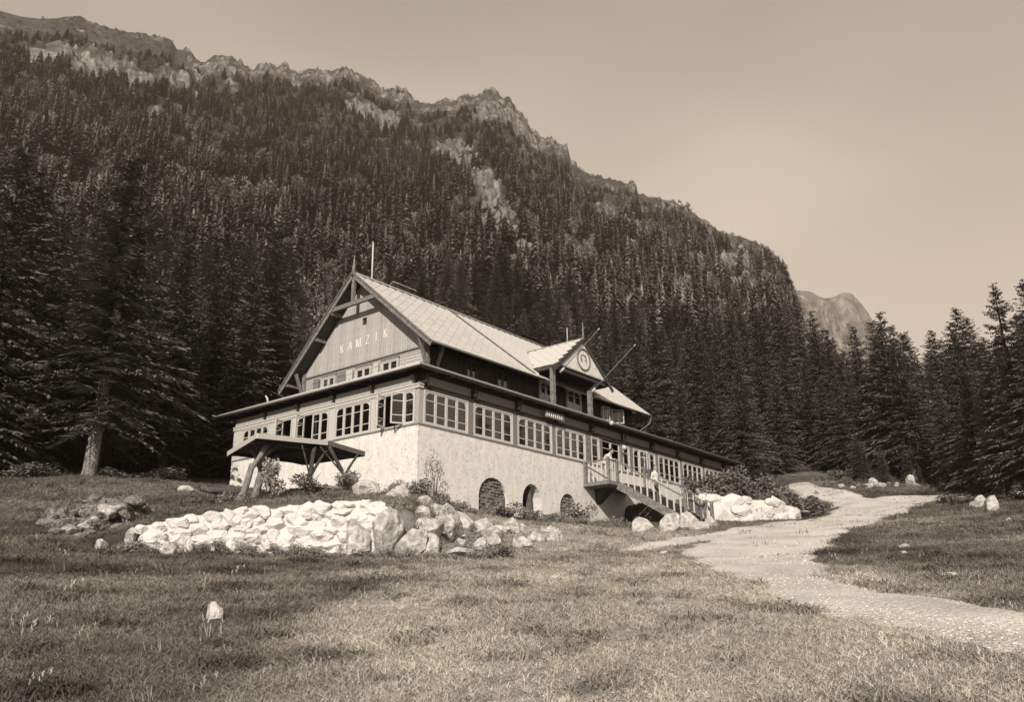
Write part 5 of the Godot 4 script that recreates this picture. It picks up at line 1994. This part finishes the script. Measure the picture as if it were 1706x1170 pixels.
func build_shrubs() -> void:
	for i in 4:
		shrub_meshes.append([make_leafage(400 + i, [900, 700, 420, 1300][i], [0.075, 0.085, 0.06, 0.065][i], [8, 7, 7, 10][i], [1.0, 1.0, 1.2, 0.9][i]), make_shrub_stems(420 + i)])
	shrub(-6.13, 0.59, 1.15, 1.6, 0, M.pale_leaves, "tall pale leafy shrub under the front of the shelter", "leafy_shrub")
	shrub(-4.91, 0.23, 1.4, 1.0, 1, M.leaves, "round low shrub at the middle shelter post")
	shrub(-3.55, -0.13, 1.3, 0.85, 3, M.pale_leaves, "low pale shrub before the arch behind the shelter")
	shrub(-7.53, 0.68, 0.9, 0.6, 1, M.pale_leaves, "small weedy shrub at the foot of the left shelter post")
	shrub(-1.6, -2.5, 0.95, 1.8, 2, M.pale_leaves, "tall slender bush standing before the lodge corner", "slender_bush", "bush")
	shrub(-2.6, -2.6, 1.4, 0.8, 1, M.pale_leaves, "rounded low bush left of the slender bush")
	shrub(-0.7, -2.7, 1.2, 0.7, 3, M.pale_leaves, "low spreading bush right of the slender bush")
	shrub(4.3, -0.75, 1.8, 0.95, 1, M.pale_leaves, "weedy bush in front of the first cellar arch")
	shrub(5.5, -1.2, 1.4, 0.7, 3, M.pale_leaves, "low weeds between the first and second cellar arch", "weed_clump", "weeds")
	shrub(9.8, -0.8, 1.6, 1.3, 1, M.pale_leaves, "bushy weeds filling the third cellar arch", "weed_clump", "weeds")
	shrub(7.3, -0.9, 1.2, 0.55, 3, M.pale_leaves, "low weeds before the second cellar arch", "weed_clump", "weeds")
	shrub(-6.1, -9.1, 1.1, 0.45, 3, M.leaves, "dark low plant below the flat pale stone", "low_plant", "plant")
	var right := [[16.4, -4.6, 2.2, 1.7, "leafy shrub above the bank right beside the staircase"], [17.6, -5.0, 2.4, 1.9, "large leafy shrub on the bank under the veranda end"], [18.4, -5.6, 2.2, 1.5, "leafy shrub on the bank left of the short railing"], [21.6, -5.2, 2.2, 1.8, "leafy shrub on the bank right of the short railing"], [22.2, -6.6, 2.4, 1.5, "dark shrub at the right end of the whitewashed bank"], [23.4, -6.0, 2.5, 1.6, "dark spreading shrub beside the road beyond the bank"], [24.6, -6.4, 2.2, 1.1, "low dark shrub nearest the road beyond the bank"], [24.0, -3.8, 2.4, 1.8, "dark shrub behind the spreading one beyond the bank"], [19.9, -6.0, 1.6, 0.8, "low shrub hanging over the middle of the bank"], [15.6, -3.6, 1.6, 1.3, "shrub between the staircase and the bank"]]
	for q in right:
		shrub(q[0], q[1], q[2], q[3], [0, 1, 3][rng.randi() % 3], M.leaves, q[4])
	var odd := [[26.5, -12.9, 1.8, 0.7, "low bush on the grassy corner inside the road bend"], [25.0, -13.6, 1.6, 0.6, "second low bush on the corner inside the road bend"], [23.5, -13.9, 1.8, 0.5, "flat bush spreading on the bank inside the road bend"], [37.5, -4.0, 2.2, 1.2, "young bush at the forest foot above the road fork"], [39.0, -9.5, 2.0, 1.4, "young bush at the forest foot right of the road"], [-8.7, 12.6, 2.0, 0.8, "low brush at the left forest edge"], [-3.0, 12.9, 2.4, 0.9, "low brush by the back corner of the lodge"], [-5.6, 12.4, 1.8, 0.6, "low brush between the bare trunk and the lodge"], [-9.4, 5.4, 1.8, 0.5, "grassy mound behind the rubble heap"]]
	for q in odd:
		shrub(q[0], q[1], q[2], q[3], [1, 3][rng.randi() % 2], M.leaves, q[4])
	for i in 24:
		var f := rng.randf()
		var u := lerpf(30.5, 37.5, f) + rng.randfn() * 0.8
		var v := lerpf(2.5, -11.5, f) + rng.randfn() * 0.9
		if road_mask(u, v) < -0.5:
			shrub(u, v, rng.randf_range(0.7, 1.6), rng.randf_range(0.3, 0.8), [1, 3][i % 2], M.leaves, "low bush on the bank behind the road fork", "low_bush", "bush", "bushes on the bank behind the road fork")
	# weeds along the foot of walls and boulders
	for i in 34:
		var f := i / 33.0
		var s := lerpf(-9.4, -0.6, f)
		var p := ds(lerp_table(WALL_LINE, s) - rng.randf_range(0.35, 0.9), s, 0)
		shrub(p.x, -p.z, rng.randf_range(0.35, 0.7), rng.randf_range(0.22, 0.5), 1 + rng.randi() % 3, M.pale_leaves, "weed tuft along the foot of the low terrace wall", "weed_tuft", "weeds", "weeds below the terrace wall")
	for i in 22:
		shrub(rng.randf_range(-4.0, 11.0), rng.randf_range(-2.8, -0.5), rng.randf_range(0.5, 1.0), rng.randf_range(0.3, 0.6), 1 + rng.randi() % 3, M.pale_leaves, "weed tuft on the slope below the cellar arches", "weed_tuft", "weeds", "weeds below the cellar arches")


# ---------------------------------------------------------------- people

# bones: [a, b, radius a, radius b, tone]; meshed as one continuous surface
func body_mesh(bones: Array, cell: float) -> ArrayMesh:
	var lo := Vector3.ONE * 99.0
	var hi := -lo
	for b in bones:
		for k in 2:
			lo = lo.min(b[k] - Vector3.ONE * (b[2 + k] + 0.06))
			hi = hi.max(b[k] + Vector3.ONE * (b[2 + k] + 0.06))
	var n := Vector3i(((hi - lo) / cell).ceil()) + Vector3i.ONE
	var field := PackedFloat32Array()
	field.resize(n.x * n.y * n.z)
	field.fill(1.0)
	var tone := PackedInt32Array()
	tone.resize(field.size())
	var near := PackedFloat32Array()
	near.resize(field.size())
	near.fill(9.0)
	for bi in bones.size():
		var b: Array = bones[bi]
		var r: float = maxf(b[2], b[3]) + 0.08
		var a0 := Vector3i((b[0].min(b[1]) - Vector3.ONE * r - lo) / cell).max(Vector3i.ZERO)
		var a1 := Vector3i((b[0].max(b[1]) + Vector3.ONE * r - lo) / cell).min(n - Vector3i.ONE)
		var ab: Vector3 = b[1] - b[0]
		var l2 := maxf(ab.length_squared(), 1e-6)
		for x in range(a0.x, a1.x + 1):
			for y in range(a0.y, a1.y + 1):
				for z in range(a0.z, a1.z + 1):
					var p := lo + Vector3(x, y, z) * cell
					var f := clampf((p - b[0]).dot(ab) / l2, 0.0, 1.0)
					var d := p.distance_to(b[0] + ab * f) - lerpf(b[2], b[3], f)
					var k := (x * n.y + y) * n.z + z
					var o := field[k]
					var h := clampf(0.5 + 0.5 * (o - d) / 0.035, 0.0, 1.0)
					field[k] = lerpf(o, d, h) - 0.035 * h * (1.0 - h) if o < 0.9 else d
					if d < near[k]:
						near[k] = d
						tone[k] = bi
	var st := S(true)
	var ids := {}
	var count := 0
	var corner := [0, n.y * n.z, n.z, n.y * n.z + n.z, 1, n.y * n.z + 1, n.z + 1, n.y * n.z + n.z + 1]
	for x in n.x - 1:
		for y in n.y - 1:
			for z in n.z - 1:
				var k := (x * n.y + y) * n.z + z
				var inside := 0
				for c in corner:
					if field[k + c] < 0.0:
						inside += 1
				if inside == 0 or inside == 8:
					continue
				var sum := Vector3.ZERO
				var m := 0
				for e in [[0, 1], [2, 3], [4, 5], [6, 7], [0, 2], [1, 3], [4, 6], [5, 7], [0, 4], [1, 5], [2, 6], [3, 7]]:
					var fa := field[k + corner[e[0]]]
					var fb := field[k + corner[e[1]]]
					if (fa < 0.0) != (fb < 0.0):
						var t := fa / (fa - fb)
						var pa := Vector3(e[0] & 1, (e[0] >> 1) & 1, e[0] >> 2)
						var pb := Vector3(e[1] & 1, (e[1] >> 1) & 1, e[1] >> 2)
						sum += pa.lerp(pb, t)
						m += 1
				var g: float = bones[tone[k]][4]
				st.set_color(Color(g, g * 0.97, g * 0.93))
				st.add_vertex(lo + (Vector3(x, y, z) + sum / m) * cell)
				ids[k] = count
				count += 1
	var sx := n.y * n.z
	var sy := n.z
	for k in ids:
		for q in [[1, sx, sy], [sy, 1, sx], [sx, sy, 1]]:
			var fa := field[k]
			var fb := field[k + q[0]]
			if (fa < 0.0) == (fb < 0.0):
				continue
			var c0: int = k
			var c1: int = k - q[1]
			var c2: int = k - q[1] - q[2]
			var c3: int = k - q[2]
			if not (ids.has(c1) and ids.has(c2) and ids.has(c3)):
				continue
			var o := [ids[c0], ids[c1], ids[c2], ids[c3]]
			if fa < 0.0:
				o = [o[0], o[3], o[2], o[1]]
			for i in [0, 1, 2, 0, 2, 3]:
				st.add_index(o[i])
	st.generate_normals()
	return st.commit()


# facing +x; the joints are given in metres above the feet
func person(at: Vector3, turn: float, label: String, j: Dictionary, tones: Dictionary) -> Node3D:
	var o := thing("person", at, label, "person", "people on the staircase")
	o.rotation.y = turn
	var b := []
	b.append([j.pelvis, j.chest, 0.145, 0.16, tones.top])
	b.append([j.chest + j.across * 0.10, j.chest - j.across * 0.10, 0.12, 0.12, tones.top])
	b.append([j.pelvis + j.across * 0.07, j.pelvis - j.across * 0.07, 0.125, 0.125, tones.legs])
	b.append([j.chest, j.neck, 0.09, 0.055, tones.top])
	b.append([j.neck, j.head, 0.052, 0.07, 0.30])
	b.append([j.head, j.head + j.up * 0.07, 0.088, 0.09, 0.30])
	b.append([j.head + j.look * 0.06 - j.up * 0.05, j.head + j.look * 0.075 - j.up * 0.055, 0.045, 0.035, 0.30])
	b.append([j.head + j.look * 0.085 + j.up * 0.005, j.head + j.look * 0.115 - j.up * 0.015, 0.014, 0.014, 0.30])
	for s in [["l", 1.0], ["r", -1.0]]:
		var sh: Vector3 = j.chest + j.across * 0.19 * s[1] + j.up * 0.06
		var hip: Vector3 = j.pelvis + j.across * 0.09 * s[1]
		b.append([sh, j["elbow_" + s[0]], 0.062, 0.046, tones.top])
		b.append([j["elbow_" + s[0]], j["hand_" + s[0]], 0.045, 0.03, tones.top])
		b.append([hip, j["knee_" + s[0]], 0.092, 0.066, tones.legs])
		b.append([j["knee_" + s[0]], j["ankle_" + s[0]], 0.064, 0.05, tones.legs])
		b.append([j["ankle_" + s[0]] - Vector3(0.05, 0.03, 0), j["ankle_" + s[0]] + Vector3(0.15, -0.045, 0), 0.042, 0.034, 0.04])
		var fwd: Vector3 = (j["hand_" + s[0]] - j["elbow_" + s[0]]).normalized()
		b.append([j["hand_" + s[0]], j["hand_" + s[0]] + fwd * 0.07, 0.034, 0.036, 0.30])
		b.append([j.head + j.across * 0.088 * s[1] - j.up * 0.01, j.head + j.across * 0.092 * s[1] + j.up * 0.02, 0.016, 0.018, 0.30])
	var m := mat("person_cloth", 1.0, 0.85)
	m.vertex_color_use_as_albedo = true
	m.albedo_color = Color.WHITE
	var c := MeshInstance3D.new()
	c.name = "body"
	c.mesh = body_mesh(b, 0.024)
	c.material_override = m
	o.add_child(c, true)
	# fingers
	var st := S(true)
	for s in ["l", "r"]:
		var fwd: Vector3 = (j["hand_" + s] - j["elbow_" + s]).normalized()
		var side := fwd.cross(Vector3.UP).normalized()
		for k in 5:
			var off: float = [-0.03, -0.012, 0.008, 0.026, 0.04][k]
			var root: Vector3 = j["hand_" + s] + fwd * (0.08 if k < 4 else 0.03) + side * off
			var mid: Vector3 = root + fwd * [0.035, 0.042, 0.045, 0.038, 0.02][k] + (side * 0.03 if k == 4 else Vector3.DOWN * 0.012)
			tube(st, [root - fwd * 0.03, root, mid, mid + fwd * 0.025 + Vector3.DOWN * 0.025], [0.011, 0.011, 0.0095, 0.007], 6)
	st.generate_normals()
	var hand := MeshInstance3D.new()
	hand.name = "fingers"
	hand.mesh = st.commit()
	hand.material_override = M.skin
	o.add_child(hand, true)
	st = S(true)
	var hb := body_mesh([[j.head + j.up * 0.075 - j.look * 0.015, j.head + j.up * 0.09 - j.look * 0.03, 0.094, 0.09, 1.0], [j.head - j.look * 0.04 + j.up * 0.02, j.head - j.look * 0.035 - j.up * 0.03, 0.075, 0.055, 1.0]], 0.02)
	var hair := MeshInstance3D.new()
	hair.name = "hair"
	hair.mesh = hb
	hair.material_override = M.hair
	o.add_child(hair, true)
	for f in [1.0, -1.0]:
		var eye := SphereMesh.new()
		eye.radius = 0.011
		eye.height = 0.022
		var e := MeshInstance3D.new()
		e.name = "eye"
		e.mesh = eye
		e.material_override = M.hair
		o.add_child(e, true)
		e.position = j.head + j.look * 0.088 + j.across * 0.033 * f + j.up * 0.03
	return o


func standing() -> Dictionary:
	return {"across": Vector3(0, 0, 1), "up": Vector3(0, 1, 0), "look": Vector3(1, 0, 0), "pelvis": Vector3(0, 0.95, 0), "chest": Vector3(0.0, 1.30, 0), "neck": Vector3(0.01, 1.50, 0), "head": Vector3(0.03, 1.60, 0),
		"elbow_l": Vector3(-0.03, 1.10, 0.27), "hand_l": Vector3(0.10, 0.88, 0.27), "elbow_r": Vector3(-0.03, 1.10, -0.27), "hand_r": Vector3(0.10, 0.88, -0.27),
		"knee_l": Vector3(0.03, 0.50, 0.10), "ankle_l": Vector3(0, 0.08, 0.11), "knee_r": Vector3(0.03, 0.50, -0.10), "ankle_r": Vector3(0, 0.08, -0.11)}


func build_people() -> void:
	# leaning on the rail of the landing
	var j := standing()
	j.pelvis = Vector3(-0.08, 0.93, 0)
	j.chest = Vector3(0.10, 1.22, 0)
	j.up = Vector3(0.35, 0.94, 0).normalized()
	j.neck = Vector3(0.22, 1.39, 0)
	j.head = Vector3(0.29, 1.47, 0)
	j.elbow_l = Vector3(0.30, 1.08, 0.26)
	j.elbow_r = Vector3(0.30, 1.08, -0.26)
	j.hand_l = Vector3(0.45, 1.09, 0.05)
	j.hand_r = Vector3(0.45, 1.08, -0.07)
	person(V(11.75, -1.05, -1.0), -PI / 2 + 0.5, "person in pale clothes leaning on the railing of the landing", j, {"top": 0.55, "legs": 0.50})
	# walking down the stairs
	j = standing()
	j.knee_l = Vector3(0.14, 0.52, 0.09)
	j.ankle_l = Vector3(0.16, 0.02, 0.10)
	j.knee_r = Vector3(0.05, 0.55, -0.09)
	j.ankle_r = Vector3(-0.10, 0.18, -0.10)
	var p := person(V(12.55, -2.13, -3.2), -PI / 2, "person in white shirt and dark trousers walking on the staircase", j, {"top": 0.55, "legs": 0.09})
	var st := S(true)
	var pack := thing("rucksack", V(12.55, -0.95, -2.98), "dark canvas rucksack on the back of the walking person", "rucksack")
	st = S()
	hexa(st, [V(12.36, -1.02, -2.86), V(12.74, -1.02, -2.86), V(12.72, -1.02, -3.05), V(12.38, -1.02, -3.05), V(12.40, -0.60, -2.92), V(12.70, -0.60, -2.92), V(12.70, -0.60, -3.05), V(12.40, -0.60, -3.05)])
	obj("bag", st, M.rucksack_canvas, pack)
	st = S()
	hexa(st, [V(12.39, -0.70, -2.83), V(12.71, -0.70, -2.83), V(12.70, -0.58, -3.05), V(12.40, -0.58, -3.05), V(12.40, -0.62, -2.85), V(12.70, -0.62, -2.85), V(12.69, -0.55, -3.05), V(12.41, -0.55, -3.05)])
	obj("flap", st, M.rucksack_canvas, pack)
	# bending over the newel post at the foot
	j = standing()
	j.pelvis = Vector3(-0.10, 0.92, 0)
	j.chest = Vector3(0.12, 1.20, 0)
	j.up = Vector3(0.45, 0.9, 0).normalized()
	j.neck = Vector3(0.25, 1.35, 0)
	j.head = Vector3(0.33, 1.42, 0)
	j.elbow_l = Vector3(0.33, 1.02, 0.25)
	j.elbow_r = Vector3(0.33, 1.02, -0.25)
	j.hand_l = Vector3(0.52, 1.13, 0.08)
	j.hand_r = Vector3(0.52, 1.12, -0.08)
	person(on(12.75, -5.45), PI, "person in white shirt and dark trousers leaning on the staircase newel post", j, {"top": 0.62, "legs": 0.12})


func _ready() -> void:
	setup_view()
	rng.seed = 77
	noise_a.seed = 1
	noise_a.frequency = 0.05
	noise_b.seed = 2
	noise_b.frequency = 0.05
	noise_c.seed = 3
	noise_c.frequency = 0.05
	noise_c.fractal_octaves = 4
	make_materials()
	for i in 6:
		boulders.append(make_boulder(500 + i))
	for i in 5:
		boulders.append(make_boulder(520 + i, 1.0))
	var t := Time.get_ticks_msec()
	build_grid()
	build_ground()
	build_road()
	print("ground ", Time.get_ticks_msec() - t)
	build_mountain()
	print("mountain ", Time.get_ticks_msec() - t)
	build_lodge()
	build_poles()
	build_stairs()
	build_shelter()
	build_stonework()
	print("built ", Time.get_ticks_msec() - t)
	build_shrubs()
	build_trees()
	print("trees ", Time.get_ticks_msec() - t)
	build_grass()
	print("grass ", Time.get_ticks_msec() - t)
	build_people()
	print("people ", Time.get_ticks_msec() - t)
